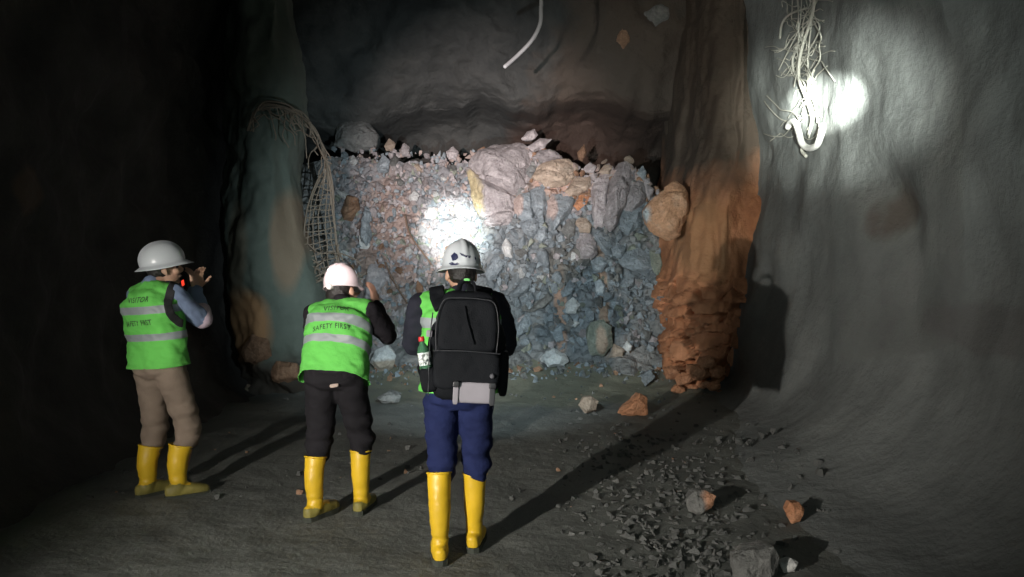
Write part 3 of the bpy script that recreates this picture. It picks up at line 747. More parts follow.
def boot(parent, A, yaw, top, r=(.052, .064, .072), mud=0.0):
    """rubber boot from ankle A (ground under it) up to the point `top`"""
    A = V(A); top = V(top); d = V((sin(yaw), cos(yaw), 0)); x = V((cos(yaw), -sin(yaw), 0))
    mid = A.lerp(top, .5) - d * .012; mid.z = (top.z + .1) * .55
    an = V((A.x, A.y, .105))
    leg = tube([V((A.x, A.y, .05)) - d * .015, an, mid, top], [.05, r[0], r[1], r[2]], 24, 6, dome=False)
    f = loft([ering(A + d * y + V((0, 0, z)), x, V((0, 0, 1)), a, b, 20, 2.4) for y, z, a, b in
              ((-.085, .055, .012, .025), (-.075, .05, .030, .042), (-.03, .055, .044, .052), (.04, .058, .045, .052), (.10, .05, .048, .042), (.155, .044, .046, .034), (.19, .04, .034, .026), (.203, .038, .012, .012))])
    def cr(p, n):
        k = math.exp(-((p.z - .13) / .05) ** 2) + .4
        return .004 * k * noise.noise(V((p.x * 9, p.y * 9, p.z * 34))) + .002 * noise.noise(p * 20)
    me = remeshed([leg, f], .007, 4, cr)
    for v in me.vertices:
        if v.co.z < .016: v.co.z = .016
    o = link_mesh('boot', me, M_boot, parent)
    if mud:
        me.materials.append(M_bootmud)
        for p in me.polygons:
            if p.center.z + .03 * noise.noise(p.center * 18) < mud: p.material_index = 1
    T = (top - mid).normalized(); X = T.cross(d).normalized(); Y = T.cross(X)
    rim = []
    for i in range(33):
        t = 2 * pi * i / 32; rim.append(top + X * (r[2]) * cos(t) + Y * (r[2]) * sin(t))
    mk('boot_rim', tube(rim, .006, 8, 1, dome=False), M_boot, o)
    out = [(-.088, .012), (-.07, .038), (-.02, .046), (.04, .045), (.10, .051), (.16, .049), (.20, .034), (.213, .01)]
    loop = [A + d * y + x * w for y, w in out] + [A + d * y - x * w for y, w in reversed(out)]
    s = mk('sole', loft([[V((p.x, p.y, z)) for p in loop] for z in (.0, .008, .026, .030)]), M_sole, o, False)
    return o

def build(label, root, rz, J, W):
    r = empty('person', root, rz); tag(r, label, 'person')
    T = Torso(J['P'], J['N'], J.get('R', (1, 0, 0))); T.R = V(T.R)
    Hm = Matrix.Translation(V(J['head'])) @ Euler(J['hrot'], 'ZXY').to_matrix().to_4x4()
    H = lambda x, y, z: Hm @ V((x, y, z))
    h3 = Hm.to_3x3()
    sides = ('L', 'R')
    # ---- body: one continuous surface
    parts = [T.rings(TT)]
    parts.append(tube([J['SL'], T.c(.9), J['SR']], [.052, .06, .052], 16, 4))
    for s in sides:
        parts.append(tube([J['S' + s], J['E' + s], J['W' + s]], [.048, .038, .026], 16, 7))
        parts.append(tube([J['H' + s], J['K' + s], J['A' + s]], [.076, .050, .034], 18, 8))
        a = V(J['A' + s]); yw = J['f' + s]; d = V((sin(yw), cos(yw), 0))
        parts.append(tube([a + V((0, 0, -.06)) - d * .04, a + V((0, 0, -.06)) + d * .06, a + V((0, 0, -.07)) + d * .14], [.03, .032, .022], 14, 3))
        hd, pn = J['h' + s]
        parts += hand(J['W' + s], hd, pn, 1 if s == 'L' else -1, J.get('curl', .6))
    parts.append(tube([T.c(.9), T.c(1.04, .01), H(0, -.02, -.06)], [.06, .054, .052], 18, 4))
    parts += [ball(H(0, -.008, .025), .076, .096, .098, h3), ball(H(0, .018, -.048), .060, .072, .078, h3), ball(H(0, .055, -.098), .026, .026, .022, h3),
              tube([H(0, .088, .012), H(0, .108, -.022), H(0, .098, -.034)], [.010, .015, .013], 10, 3),
              tube([H(-.028, .082, -.066), H(0, .095, -.064), H(.028, .082, -.066)], [.005, .008, .005], 8, 3),
              tube([H(-.05, .078, .032), H(0, .092, .026), H(.05, .078, .032)], [.008, .011, .008], 8, 3)]
    for s in (-1, 1):
        parts.append(ball(H(s * .079, -.008, -.012), .010, .020, .032, h3 @ Euler((.2, 0, s * -.35)).to_matrix()))
        parts.append(ball(H(s * .042, .068, -.028), .026, .022, .022, h3))
    body = link_mesh('body', remeshed(parts, .0052, 3), M_skin, r)
    for s in (-1, 1): mk('eye', ball(H(s * .031, .081, .004), .0115, .0115, .0115, h3, 12, 8), M_eye, r)
    hp = [ball(H(0, -.022, .025), .081, .094, .098, h3), tube([H(-.05, -.07, -.025), H(0, -.088, -.03), H(.05, -.07, -.025)], [.018, .02, .018], 12, 4)]
    for p in W.get('hair', []): hp.append(tube([H(*q) for q in p[0]], p[1], 12, 5))
    link_mesh('hair', remeshed(hp, .007, 3, lambda p, n: .003 * noise.noise(V((p.x * 60, p.y * 60, p.z * 12)))), M_hair, r)
    # ---- jacket or shirt
    g = W.get('jg', .02)
    jp = [T.rings(TT[1:7], g), tube([J['SL'], T.c(.9), J['SR']], [.066, .072, .066], 16, 4), tube([T.c(.96), T.c(1.0, 0), T.c(1.06, .004)], [.058, .066, .061], 20, 3)]
    for s in sides:
        w = V(J['W' + s]); e = V(J['E' + s])
        jp.append(tube([J['S' + s], e, e.lerp(w, .93)], [.072, W.get('er', .062), .042], 18, 8))
    def slv(p, n):
        return .010 * noise.noise(V((p.x * 9, p.y * 9, p.z * 20))) + .005 * noise.noise(p * 28)
    link_mesh(W['top'], remeshed(jp, .0075, 3, slv), W['topm'], r)
    # ---- trousers
    tp = [T.rings([(-.16, .10, .085, 0), (-.08, .16, .12, -.005), (0, .172, .122, -.008), (.12, .165, .115, -.003), (.2, .155, .105, 0)], W.get('tg', .012))]
    for s in sides:
        k = V(J['K' + s]); a = V(J['A' + s]); bt = V(J['B' + s]); rr = W['leg']
        tp.append(tube([J['H' + s], k, bt - V((0, 0, .03))], [rr[0], rr[1], rr[2]], 22, 9))
    def tw(p, n):
        k = .6 + math.exp(-((p.z - .5) / .16) ** 2)
        return .015 * k * noise.noise(V((p.x * 7, p.y * 7, p.z * 16 + p.x * 6))) + .005 * noise.noise(V((p.x * 16, p.y * 16, p.z * 34)))
    tr = link_mesh('trousers', remeshed(tp, .0085, 3, tw), W['trm'], r)
    # ---- boots
    for s in sides:
        boot(r, V((J['A' + s][0], J['A' + s][1], 0)), J['f' + s], J['B' + s], W.get('br', (.052, .064, .072)), W.get('mud', 0))
    # ---- vest
    vt = W['vt']
    vp = [T.rings([(vt[0], vt[1], .150, -.002), (vt[0] + .12, vt[1] - .006, .147, -.002), (.35, vt[1] - .018, .135, .003), (.62, vt[2], .150, 0), (.82, vt[2] - .004, .148, -.010), (.93, vt[2] * .72, .128, -.006), (1.0, .10, .092, 0), (1.035, .082, .078, .003)], 0, 44, 2.5)]
    a, b = V(J['SL']), V(J['SR'])
    vp.append(tube([a.lerp(T.c(.9), .12), T.c(.93), b.lerp(T.c(.9), .12)], [.078, .092, .078], 20, 5))
    vm = remeshed(vp, .0075, 4, W.get('vw', cloth(.015)))
    bm = bmesh.new(); bm.from_mesh(vm)
    hem = T.c(vt[0]) + T.U * .012
    bmesh.ops.bisect_plane(bm, geom=list(bm.verts) + list(bm.edges) + list(bm.faces), plane_co=hem, plane_no=-(T.U + V(W.get('hemtilt', (0, 0, 0)))), clear_outer=True)
    bm.to_mesh(vm); bm.free()
    vest = link_mesh('safety_vest', vm, M_hivis, r)
    sd = vest.modifiers.new('t', 'SOLIDIFY'); sd.thickness = .004; sd.offset = -1
    for t, h in W['tape']:
        link_mesh('reflective_strip', slab(vm, T.c(t), (T.U + V(W.get('tapetilt', (0, 0, 0)))).normalized(), T.F, h), M_refl, vest)
    for txt, t, w, h, dx, tl, bd in W['text']:
        lettering(vest, vm, txt, T.c(t) + T.R * dx, T.R, T.U, T.F, w, h, tl, bd)
    return r, T, Hm, vest, vm

def px_root(px, d): return V(((px - 512) / FPX * d, d, 0))

# ---------------------------------------------------------------- leftmost person, turned right, photographing
J1 = dict(P=(-.035, 0, .91), N=(-.07, -.02, 1.44), head=(-.045, .065, 1.565), hrot=(.15, -.13, -.62),
    SL=(-.225, .0, 1.395), SR=(.10, .02, 1.40), EL=(-.20, .27, 1.21), ER=(.125, .225, 1.215), WL=(-.05, .36, 1.43), WR=(.0, .29, 1.425),
    hL=((.15, -.05, 1), (.8, -.2, .1)), hR=((-.1, -.15, 1), (-.8, -.35, .1)), curl=.45,
    HL=(-.12, 0, .88), HR=(.065, 0, .88), KL=(-.125, .03, .48), KR=(.115, .09, .48), AL=(-.12, -.04, .09), AR=(.10, .02, .09), BL=(-.115, -.015, .345), BR=(.105, .045, .36), fL=.25, fR=.62)
p1, T1, H1, v1, vm1 = build('person in khaki trousers and white full brim helmet raising both hands to the face', px_root(161, 5.06), radians(-24), J1,
    dict(top='shirt', topm=M_blue, trm=M_khaki, leg=(.105, .088, .068), br=(.055, .067, .076), mud=.10, vt=(-.03, .232, .215), er=.066,
         tape=[(.73, .052), (.385, .048)], text=[('VISITOR', .865, .165, .036, .035, .02, 0), ('SAFETY FIRST', .575, .235, .036, .015, .03, 0)]))
hm1 = helmet(p1, H1 @ Matrix.Translation((0, 0, .042)), M_helm, .036, .052, .122, .147, .15, (0,), .016)
tag(hm1, 'white full brim helmet')
# black armhole binding on the near shoulder
bv = BVHTree.FromPolygons([v.co for v in vm1.vertices], [p.vertices for p in vm1.polygons])
def on(bv, p, off=.004):
    l, n, i, d = bv.find_nearest(V(p)); return l + n * off
def strap(bv, pts, wid, off, par, name='shoulder_strap', mat=None, th=.011, lift=.013):
    P, _ = smooth_path([on(bv, q, lift) for q in pts], [1] * len(pts), 8)
    P = [on(bv, q, lift) for q in P]; rings = []
    for i, p in enumerate(P):
        t = (P[min(i + 1, len(P) - 1)] - P[max(i - 1, 0)]).normalized(); n = bv.find_nearest(p)[1]; x = t.cross(n).normalized(); n = x.cross(t)
        rings.append(ering(p, x, n, wid / 2, th, 16, 4))
    v, f = loft(rings); return mk(name, ([q - off for q in v], f), mat, par)
strap(bv, [(.035, .06, 1.50), (.085, .03, 1.475), (.125, -.03, 1.43), (.15, -.075, 1.36), (.165, -.075, 1.28), (.185, -.02, 1.22), (.19, .03, 1.20)], .055, V(), v1, 'armhole_binding', M_bind, .006, .003)
cf = V(J1['ER'])
mk('elbow_lit_patch', tube([cf + V((.01, .0, -.005)), cf + V((-.03, .03, .055))], [.067, .062], 18, 1), M_elbow, p1)  # pale pink tube round the right elbow, light on the sleeve painted as colour

# ---------------------------------------------------------------- middle person, leaning forward
J2 = dict(P=(-.02, -.03, .88), N=(.0, .09, 1.335), head=(-.025, .19, 1.425), hrot=(-.14, -.12, -.30),
    SL=(-.175, .08, 1.285), SR=(.175, .07, 1.30), EL=(-.215, .24, 1.07), ER=(.275, .20, 1.135), WL=(-.07, .44, 1.27), WR=(.135, .43, 1.33),
    hL=((.3, .2, 1), (.8, .3, 0)), hR=((-.15, -.1, 1), (-.9, .2, 0)), curl=.5,
    HL=(-.10, -.02, .85), HR=(.085, -.02, .85), KL=(-.135, .02, .47), KR=(.12, .07, .50), AL=(-.135, -.07, .09), AR=(.125, .07, .09), BL=(-.137, -.04, .385), BR=(.122, .075, .40), fL=.45, fR=.1)
p2, T2, H2, v2, vm2 = build('person in black trousers and pinkish white cap helmet leaning forward with bent elbows', px_root(337, 4.70), radians(-4), J2,
    dict(top='jacket', topm=M_blackj, trm=M_blackt, leg=(.105, .086, .060), br=(.050, .060, .066), mud=.075, hemtilt=(0, .42, 0), vt=(-.05, .226, .212), er=.06, hair=[(((-.03, -.07, -.02), (.0, -.085, -.08), (.02, -.075, -.095)), [.045, .04, .03])],
         tape=[(.675, .05), (.41, .042)], tapetilt=(.04, .42, 0), text=[('VISITOR', .925, .165, .032, .01, .04, 1.4), ('SAFETY FIRST', .675, .24, .032, -.005, .08, 1.2)]))
hm2 = helmet(p2, H2 @ Matrix.Translation((0, 0, .04)), M_helmp, .006, .062, .107, .132, .142, (-.034, 0, .034), .009)
tag(hm2, 'pinkish white cap style helmet with a short peak')
mk('ratchet_knob', tube([H2 @ V((0, -.120, .025)), H2 @ V((0, -.140, .023))], .021, 18, 1), plain('white_knob', (.75, .72, .7), .4), hm2)
patch = rbox((.03, -.175, .865), .055, .012, .022, Euler((0, -.15, 0)).to_matrix(), 4)
mk('pocket_label', patch, plain('tan_label', (.42, .32, .27), .7), p2)

# ---------------------------------------------------------------- right person with backpack
J3 = dict(P=(.0, 0, .90), N=(.015, .03, 1.425), head=(.015, .075, 1.555), hrot=(-.10, .02, .22),
    SL=(-.205, .02, 1.39), SR=(.20, .02, 1.40), EL=(-.25, .12, 1.16), ER=(.26, .10, 1.15), WL=(-.11, .36, 1.20), WR=(.10, .36, 1.25),
    hL=((.25, .3, 1), (.8, .1, .1)), hR=((-.25, .2, 1), (-.8, .1, .1)), curl=.5,
    HL=(-.095, 0, .86), HR=(.10, 0, .86), KL=(-.095, .0, .50), KR=(.095, .05, .50), AL=(-.10, -.085, .09), AR=(.085, .085, .09), BL=(-.105, -.04, .47), BR=(.088, .062, .435), fL=-.1, fR=.15)
p3, T3, H3, v3, vm3 = build('person in navy trousers and white helmet with dark sticker wearing a big backpack', px_root(458, 4.08), radians(2), J3,
    dict(top='jacket', topm=M_navyj, trm=M_navyt, leg=(.098, .082, .060), br=(.046, .060, .066), mud=.0, vt=(.0, .222, .218), er=.066, jg=.026,
         tape=[(.735, .055), (.33, .05)], text=[]))
hm3 = helmet(p3, H3 @ Matrix.Translation((0, 0, .04)), M_helm, .026, .04, .108, .134, .152, (0,), .014)
tag(hm3, 'white helmet with a dark sticker and a headlamp')
# sticker: shapes wrapped on the back of the shell
dgp = bpy.context.evaluated_depsgraph_get(); bvh3 = BVHTree.FromPolygons([v.co for v in hm3.data.vertices], [p.vertices for p in hm3.data.polygons])
def sticker(shape, mat=M_decal):
    M = H3 @ Matrix.Translation((0, 0, .04)); pts = []
    d = M.to_3x3() @ V((0, 1, 0))
    for x, z in shape:
        x, z = x * 1.15, z * 1.12
        o = M @ V((x, -.5, z)); h = bvh3.ray_cast(o, d); pts.append(h[0] - d * .002)
    n = len(pts); cx = sum(a for a, b in shape) / n * 1.15; cz = sum(b for a, b in shape) / n * 1.12
    pts.append(bvh3.ray_cast(M @ V((cx, -.5, cz)), d)[0] - d * .003)
    mk('sticker', (pts, [(i, (i + 1) % n, n) for i in range(n)]), mat, hm3, False)
sticker([(-.066, .045), (-.052, .062), (-.040, .052), (-.036, .034), (-.046, .022), (-.060, .020)])
sticker([(-.030, .060), (-.012, .052), (.012, .046), (.022, .040), (.016, .034), (-.004, .036), (-.022, .046)])
sticker([(.046, .046), (.054, .038), (.052, .026), (.044, .032)])
sticker([(-.075, .008), (-.062, .014), (-.050, .006), (-.040, .012), (-.030, .004), (-.042, -.002), (-.066, -.002)])
hl = H3 @ Matrix.Translation((0, .150, .085))
lampm = rbox((0, 0, 0), .06, .04, .042, hl.to_3x3(), 4); lb = mk('headlamp', ([hl.translation + p for p in lampm[0]], lampm[1]), M_blackp, hm3)
ln = tube([hl @ V((0, .018, 0)), hl @ V((0, .024, 0))], .015, 20, 1); mk('headlamp_lens', ln, emit('headlamp_glow', (.8, .95, 1.0), 30), lb)
# ============================================================ BACKPACK, BOTTLE, PHONE
Rb = Euler((-.06, .055, 0)).to_matrix()
bc = V((.055, -.272, 1.195))                           # middle of the pack in the wearer's frame
Mp = p3.matrix_basis.copy() if False else Matrix.Translation(p3.location) @ Matrix.Rotation(radians(2), 4, 'Z')
pack = empty('backpack', Mp @ V((bc.x, bc.y, .91)), radians(2))
tag(pack, 'black backpack with a light grey bottom panel on the right person back', 'backpack')
off = V((bc.x, bc.y, .91))
def pk(x, y, z):                                       # pack coordinates -> backpack empty's frame
    return bc - off + Rb @ V((x, y, z))
def pbox(x, y, z, sx, sy, sz, e=5, taper=1.0, M=None):
    v, f = rbox((0, 0, 0), sx, sy, sz, Rb @ (M or Matrix.Identity(3)), e, 40, 18, taper); c = pk(x, y, z); return [c + p for p in v], f
pw = lambda p, n: .007 * noise.noise(V((p.x * 8, p.y * 8, p.z * 9))) + .003 * noise.noise(p * 26)
main = remeshed([pbox(0, 0, .0, .36, .20, .56, 5, .86), pbox(.0, .02, -.05, .40, .13, .40, 4)], .008, 3, pw)
link_mesh('main_compartment', main, M_pack, pack)
up = remeshed([pbox(.0, -.095, .105, .315, .06, .27, 5, .88)], .008, 2, pw); link_mesh('upper_pocket', up, M_pack, pack)
lo = remeshed([pbox(.005, -.105, -.115, .335, .075, .20, 5, 1.0)], .008, 2, pw); link_mesh('front_pocket', lo, M_pack, pack)
for s in (-1, 1):
    mk('side_pocket', pbox(s * (.195 if s > 0 else .182), .01 if s > 0 else -.055, -.13 if s > 0 else -.175, .05 if s > 0 else .085, .12 if s > 0 else .095, .24 if s > 0 else .13, 4, 1.0, None if s > 0 else Euler((0, -.2, 0)).to_matrix()), M_pack, pack)
mk('zip', tube([pk(-.15, -.12, -.02), pk(-.155, -.122, .10), pk(-.13, -.122, .22), pk(-.06, -.118, .242), (pk(.06, -.118, .242)), pk(.13, -.122, .22), pk(.155, -.122, .10), pk(.15, -.12, -.02)], .003, 8, 5), M_packg, pack)
mk('zip', tube([pk(-.163, -.135, -.025), pk(.0, -.146, -.018), pk(.168, -.135, -.025)], .003, 8, 5), M_packg, pack)
mk('pleat', tube([pk(-.02, -.125, .20), pk(.0, -.132, .12), pk(.035, -.134, .02)], .006, 8, 6), M_pack, pack)
mk('piping', tube([pk(-.178, -.09, .16), pk(-.184, -.098, .0), pk(-.178, -.10, -.25)], .003, 8, 5), M_packg, pack)
pn = mk('bottom_panel', pbox(.05, -.125, -.222, .205, .045, .105, 6), M_panel, pack); tag(pn, 'light grey bottom panel')
for s in (-.04, .14):
    mk('panel_strap', pbox(s, -.15, -.227, .028, .012, .11, 5), M_packg if s > 0 else M_panel, pack)
    mk('buckle', pbox(s, -.157, -.182, .036, .014, .032, 4), M_blackp, pack)
mk('badge', tube([pk(.135, -.146, -.135), pk(.135, -.151, -.135)], .013, 20, 1), plain('grey_badge', (.10, .10, .11), .4), pack)
hd = mk('handle', tube([pk(-.06, .06, .275), pk(-.05, .03, .318), pk(-.015, .005, .338), pk(.02, -.01, .318), pk(.03, -.02, .272)], .015, 12, 6, flat=.5), M_pack, pack)
tg = mk('handle_tag', pbox(-.018, -.018, .338, .03, .006, .014, 4), plain('green_tag', (.15, .55, .14), .6), hd); tag(tg, 'small green tag')
mk('strap_tag', pbox(-.192, -.06, .055, .03, .012, .035, 5), M_panel, pack)
# shoulder straps lie on the vest
bv3 = BVHTree.FromPolygons([v.co for v in vm3.vertices], [p.vertices for p in vm3.polygons])
strap(bv3, [(-.09, -.15, 1.40), (-.105, -.10, 1.46), (-.12, .0, 1.49), (-.125, .10, 1.44), (-.125, .16, 1.30), (-.14, .15, 1.12), (-.19, .06, 1.0)], .085, off, pack, mat=M_pack)
strap(bv3, [(.14, -.15, 1.40), (.13, -.10, 1.47), (.125, .0, 1.50), (.125, .10, 1.44), (.125, .16, 1.30), (.14, .15, 1.12), (.19, .06, 1.0)], .14, off, pack, mat=M_pack)
# bottle in the left side pocket
bt = empty('bottle', Mp @ (bc + Rb @ V((-.172, -.06, -.225))), radians(2)); bt.rotation_euler = (-.04, -.17, .03)
tag(bt, 'clear green tinted drink bottle with a red cap in the backpack side pocket', 'bottle')
m_pet, nt_, b_ = nodes('green_clear_plastic'); b_.inputs['Base Color'].default_value = (.10, .26, .15, 1); b_.inputs['Roughness'].default_value = .12; b_.inputs['Transmission Weight'].default_value = .55; b_.inputs['IOR'].default_value = 1.35
def lathe(prof, n=28, cap=True): return loft([[V((r * cos(2 * pi * j / n), r * sin(2 * pi * j / n), z)) for j in range(n)] for r, z in prof], cap)
mk('bottle_body', lathe([(.022, 0), (.030, .004), (.032, .02), (.029, .04), (.032, .06), (.032, .11), (.029, .13), (.033, .16), (.033, .19), (.026, .215), (.014, .235), (.0125, .25)]), m_pet, bt)
mk('bottle_cap', lathe([(.0145, .246), (.0155, .249), (.0155, .266), (.013, .27)]), plain('red_cap', (.55, .03, .03), .4), bt)
mk('bottle_label', lathe([(.0335, .125), (.0335, .13), (.034, .155), (.0338, .185), (.033, .19)], cap=False),
   rocky('white_and_black_wrapper', [(.42, (.03, .04, .04)), (.47, (.03, .05, .04)), (.53, (.75, .8, .78)), (.7, (.8, .85, .83))], 30, .05, 40, .3), bt)
# phone of the leftmost person
ph = empty('phone', at(184, 279, 5.30), radians(-40)); tag(ph, 'dark phone with a small glowing red light held up by the leftmost person', 'phone')
Rt = Euler((0, radians(-18), 0)).to_matrix()
pb = rbox((0, 0, 0), .078, .011, .15, Rt, 8, 40, 16); mk('phone_body', pb, M_blackp, ph)
sc_ = [Rt @ V((x, -.0062, z)) for x, z in ((-.034, -.045), (.006, -.045), (.006, -.005), (-.034, -.005))]
mk('red_light', (sc_ + [Rt @ V((-.014, -.0058, -.025))], [(0, 1, 2, 3), (1, 0, 4), (2, 1, 4), (3, 2, 4), (0, 3, 4)]), emit('red_screen', (1.0, .06, .03), 1.1), ph)

# ============================================================ WIRES AND HOSES
M_wire = plain('rusty_wire', (.22, .17, .125), .7, bump=.2)
M_wirep = plain('pale_dusty_wire', (.34, .335, .29), .7, bump=.2)
M_hose = plain('grey_plastic_hose', (.42, .42, .42), .5)
M_white = plain('white_plastic_hose', (.80, .80, .76), .45, bump=.15, bscale=40)
# hose hanging from the roof
hz = 8.4
hp = [at(540, -60, hz), at(541, -20, hz), at(541, 8, hz), at(540, 24, hz), at(532, 40, hz), at(518, 55, hz), at(505, 66.5, hz - .1)]
hp[0] = V((hp[0].x - .04, hz, 7.0))
mk_h = mk('hose', tube(hp, .022, 14, 8), M_hose); tag(mk_h, 'bent grey hose hanging from the roof in front of the headwall', 'hose')
# torn wire netting at the pillar
wr = random.Random(11)
def W2(px, py, Y): return at(px, py, Y)
arch = [W2(250, 128, 8.72), W2(256, 112, 8.70), W2(268, 105, 8.68), W2(285, 107, 8.72), (W2(300, 115, 8.85)), W2(315, 132, 9.1), W2(325, 150, 9.35), W2(328, 166, 9.5)]
le = [W2(328, 166, 9.5), W2(317, 182, 9.5), W2(308, 205, 9.45), W2(304, 232, 9.4), W2(306, 258, 9.4), W2(312, 280, 9.4)]
re = [W2(328, 166, 9.5), W2(332, 190, 9.55), W2(333, 215, 9.55), W2(336, 245, 9.55), W2(340, 272, 9.5)]
net = []
def jit(p, a): return p + V((wr.uniform(-a, a), wr.uniform(-a, a) - a * .3, wr.uniform(-a, a)))
def line(p0, p1, n, a, r):
    return tube([p0] + [jit(p0.lerp(p1, (i + 1) / (n + 1)), a) for i in range(n)] + [p1], r, 6, 3)
A_, _ = smooth_path(arch, [1] * len(arch), 6); L_, _ = smooth_path(le, [1] * len(le), 8); R_, _ = smooth_path(re, [1] * len(re), 10)
for k in range(5):
    net.append(tube([jit(p, .035) for p in arch], .011, 6, 5))
for k in range(3):
    net.append(tube([jit(p, .02) for p in le], .011, 6, 5)); net.append(tube([jit(p, .018) for p in re], .010, 6, 5))
for i in range(4, 41, 2):
    a, b = L_[min(i, len(L_) - 1)], R_[min(i, len(R_) - 1)]
    net.append(line(a, b, 2, .022, .008))
for k in range(5):
    t = (k + .5) / 5; net.append(tube([jit(L_[i].lerp(R_[min(i, len(R_) - 1)], t), .018) for i in range(4, 41, 5)], .008, 6, 4))
for k in range(16):                                      # crumpled mesh hanging under the arch
    i = wr.randrange(12, len(A_) - 6); p = A_[i]; q = p + V((wr.uniform(-.12, .25), wr.uniform(-.05, .1), wr.uniform(-.5, -.15)))
    net.append(line(p, q, 3, .05, .007))
for k in range(10):
    i = wr.randrange(0, len(A_) - 10); net.append(line(A_[i] + V((0, 0, -.04)), A_[i + 9] + V((0, 0, wr.uniform(-.2, -.05))), 3, .05, .007))
for k in range(18):                                      # tangled ends low on the net, by the middle helmet
    p = W2(wr.uniform(300, 345), wr.uniform(250, 285), 9.35); q = p + V((wr.uniform(-.4, .45), wr.uniform(-.1, .1), wr.uniform(-.25, .2)))
    net.append(line(p, q, 2, .05, .008))
nt1 = mk('wire_netting', join(*net), M_wire); tag(nt1, 'torn rusty wire netting hanging off the pillar left of the rubble heap', 'wire mesh')
# netting and cable tangle on the right wall
bvr = BVHTree.FromPolygons([v.co for v in wall_right.data.vertices], [p.vertices for p in wall_right.data.polygons])
def rw(px, py, off=.05):
    d = ray(px, py).normalized(); h = bvr.ray_cast(V((0, 0, CAMZ)), d)
    return h[0] - d * off if h[0] else at(px, py, 7.0)
net = []
for k in range(11):                                      # strands wandering down, crossed by slanting ones
    x = wr.uniform(788, 822); y = -12; pts = []; ph_ = wr.uniform(0, 6); yend = wr.uniform(70, 152)
    while y < yend:
        pts.append(rw(x + 9 * sin(ph_ + y * .05), max(0, y), wr.uniform(.03, .15)) + V((0, 0, .0 if y >= 0 else .15))); y += wr.uniform(9, 16); x += wr.uniform(-5, 5) + (804 - x) * .08
    net.append(tube(pts, wr.uniform(.005, .009), 6, 4))
for k in range(46):
    x, y = wr.uniform(778, 820), wr.uniform(0, 138); w_ = wr.uniform(12, 34); sl = wr.choice((-.7, -.4, .5, .9))
    pts = [rw(x + w_ * (t - .5) + wr.uniform(-3, 3), max(0, y + sl * w_ * (t - .5) + 5 * sin(t * 5 + k)), wr.uniform(.03, .13)) for t in (0, .25, .5, .75, 1)]
    net.append(tube(pts, wr.uniform(.0045, .007), 6, 4))
nt2 = mk('wire_netting', join(*net), M_wirep); tag(nt2, 'tangle of pale wires hanging on the right wall above the white hose', 'wire mesh')
def cable(pts, r, name, label, mat, cat='cable', group=None):
    return tag(mk(name, tube([rw(x, y, o) for x, y, o in pts], r, 12, 6), mat), label, cat, group)
cable([(815, -2, .1), (811, 20, .12), (801, 52, .14), (799, 78, .14), (806, 98, .13), (812, 118, .12), (809, 134, .1)], .017, 'cable', 'thick pale cable winding down the right wall into the lit patch', M_wirep)
cable([(807, 8, .1), (790, 14, .12), (782, 24, .12), (780, 38, .1)], .014, 'cable', 'pale cable arching to the left near the top of the right wall', M_wirep)
cable([(814, 70, .1), (808, 88, .14), (815, 104, .12), (818, 122, .1)], .013, 'cable', 'thin pale cable kinked beside the bright patch on the right wall', M_wirep)
cable([(788, 127, .16), (791, 122, .18), (795.5, 123, .2), (799, 133, .2), (802, 143, .2), (808, 148, .18), (816, 146, .16), (820, 138, .14), (823, 126, .06)], .033, 'hose', 'thick white hose bent into a hook on the right wall', M_white, 'hose')
cable([(803, 146, .15), (802, 151, .14), (806, 156, .1)], .018, 'cable', 'short cable end dangling under the white hook shaped hose', M_wirep)
# thin roots of wire on the heap
def hw(pts, lab, r=.012):
    return tag(mk('wire', tube([on_heap(x, y, -.16) for x, y in pts], r, 8, 5), plain('rusted_dark_wire', (.14, .09, .06), .7)), lab, 'wire')
hw([(405, 215), (409, 232), (417, 245), (426, 257), (431, 264)], 'rusty wire sticking out of the heap left of the bright patch')
hw([(385, 262), (391, 276), (399, 290), (407, 303)], 'dark wire lying on the heap between the two right helmets')

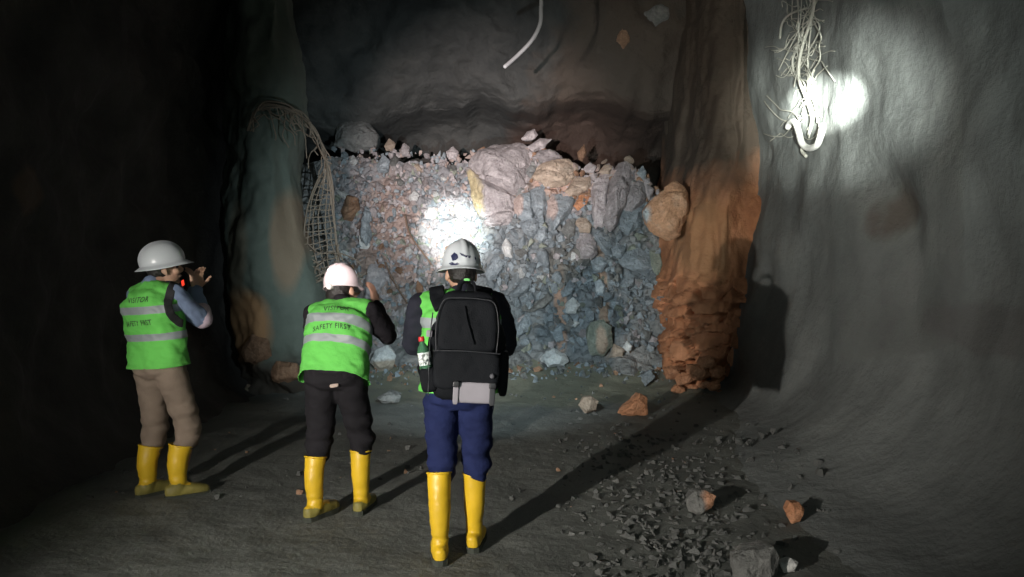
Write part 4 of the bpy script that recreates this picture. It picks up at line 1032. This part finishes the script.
# ============================================================ CAMERA, LIGHT
cam = bpy.data.cameras.new('camera'); co = bpy.data.objects.new('camera', cam); COL.objects.link(co)
cam.sensor_width = 36; cam.lens = 36 * FPX / 1024; co.location = (0, 0, CAMZ); co.rotation_euler = (pi / 2 - PITCH, 0, 0); cam.clip_start = .05
S.camera = co
def spot(name, loc, target, power, angle, blend, col, size=.03):
    l = bpy.data.lights.new(name, 'SPOT'); l.energy = power; l.spot_size = radians(angle); l.spot_blend = blend; l.color = col; l.shadow_soft_size = size
    o = bpy.data.objects.new(name, l); COL.objects.link(o); o.location = loc
    o.rotation_euler = (V(target) - V(loc)).to_track_quat('-Z', 'Y').to_euler(); return o
# torch carried on the left behind the camera: the long shadows to the right
spot('torch_left', (-3.15, -.6, 1.62), (1.5, 8.0, 1.0), 1800, 60, 1.0, (1.0, .95, .88), .03)
# headlamp of the photographer
spot('headlamp_photographer', (.12, -.25, 1.86), (-.3, 7.0, 1.25), 62, 95, 1.0, (.84, 1.0, .94), .04)
# another miner's beam on the right wall
wt = rw(826, 106, 0)
spot('headlamp_beam_right', (.55, -.6, 1.8), wt, 8000, 13, 1.0, (.95, 1.0, .93), .02)
spot('headlamp_core_right', (.55, -.6, 1.8), rw(824, 104, 0), 80000, 4.5, 1.0, (.95, 1.0, .93), .02)
spot('headlamp_spill_right', (.55, -.6, 1.8), rw(835, 95, 0), 480, 36, 1.0, (.88, 1.0, .95), .02)
# headlamp of the person with the backpack
lp = Mp @ (hl @ V((0, .07, 0))); tg3 = on_heap(456, 228)
spot('headlamp_backpacker_beam', lp, tg3 - V((0, 0, .06)), 11000, 11.5, 1.0, (.88, .98, 1.0), .015)
spot('headlamp_backpacker_flood', lp, on_heap(480, 265), 1000, 75, 1.0, (.72, .9, 1.0), .015)
# lamp of someone beside the photographer: lifts the upper heap
spot('headlamp_left', (-1.35, -.4, 1.78), on_heap(485, 165), 7200, 23, 1.0, (1.0, .84, .82), .03)
w = bpy.data.worlds.new('dark'); S.world = w; w.use_nodes = True
w.node_tree.nodes['Background'].inputs[0].default_value = (.75, .9, 1.0, 1); w.node_tree.nodes['Background'].inputs[1].default_value = .0025
S.view_settings.view_transform = 'Standard'; S.view_settings.look = 'None'; S.view_settings.gamma = 1; S.view_settings.exposure = 0; S.view_settings.use_curve_mapping = False
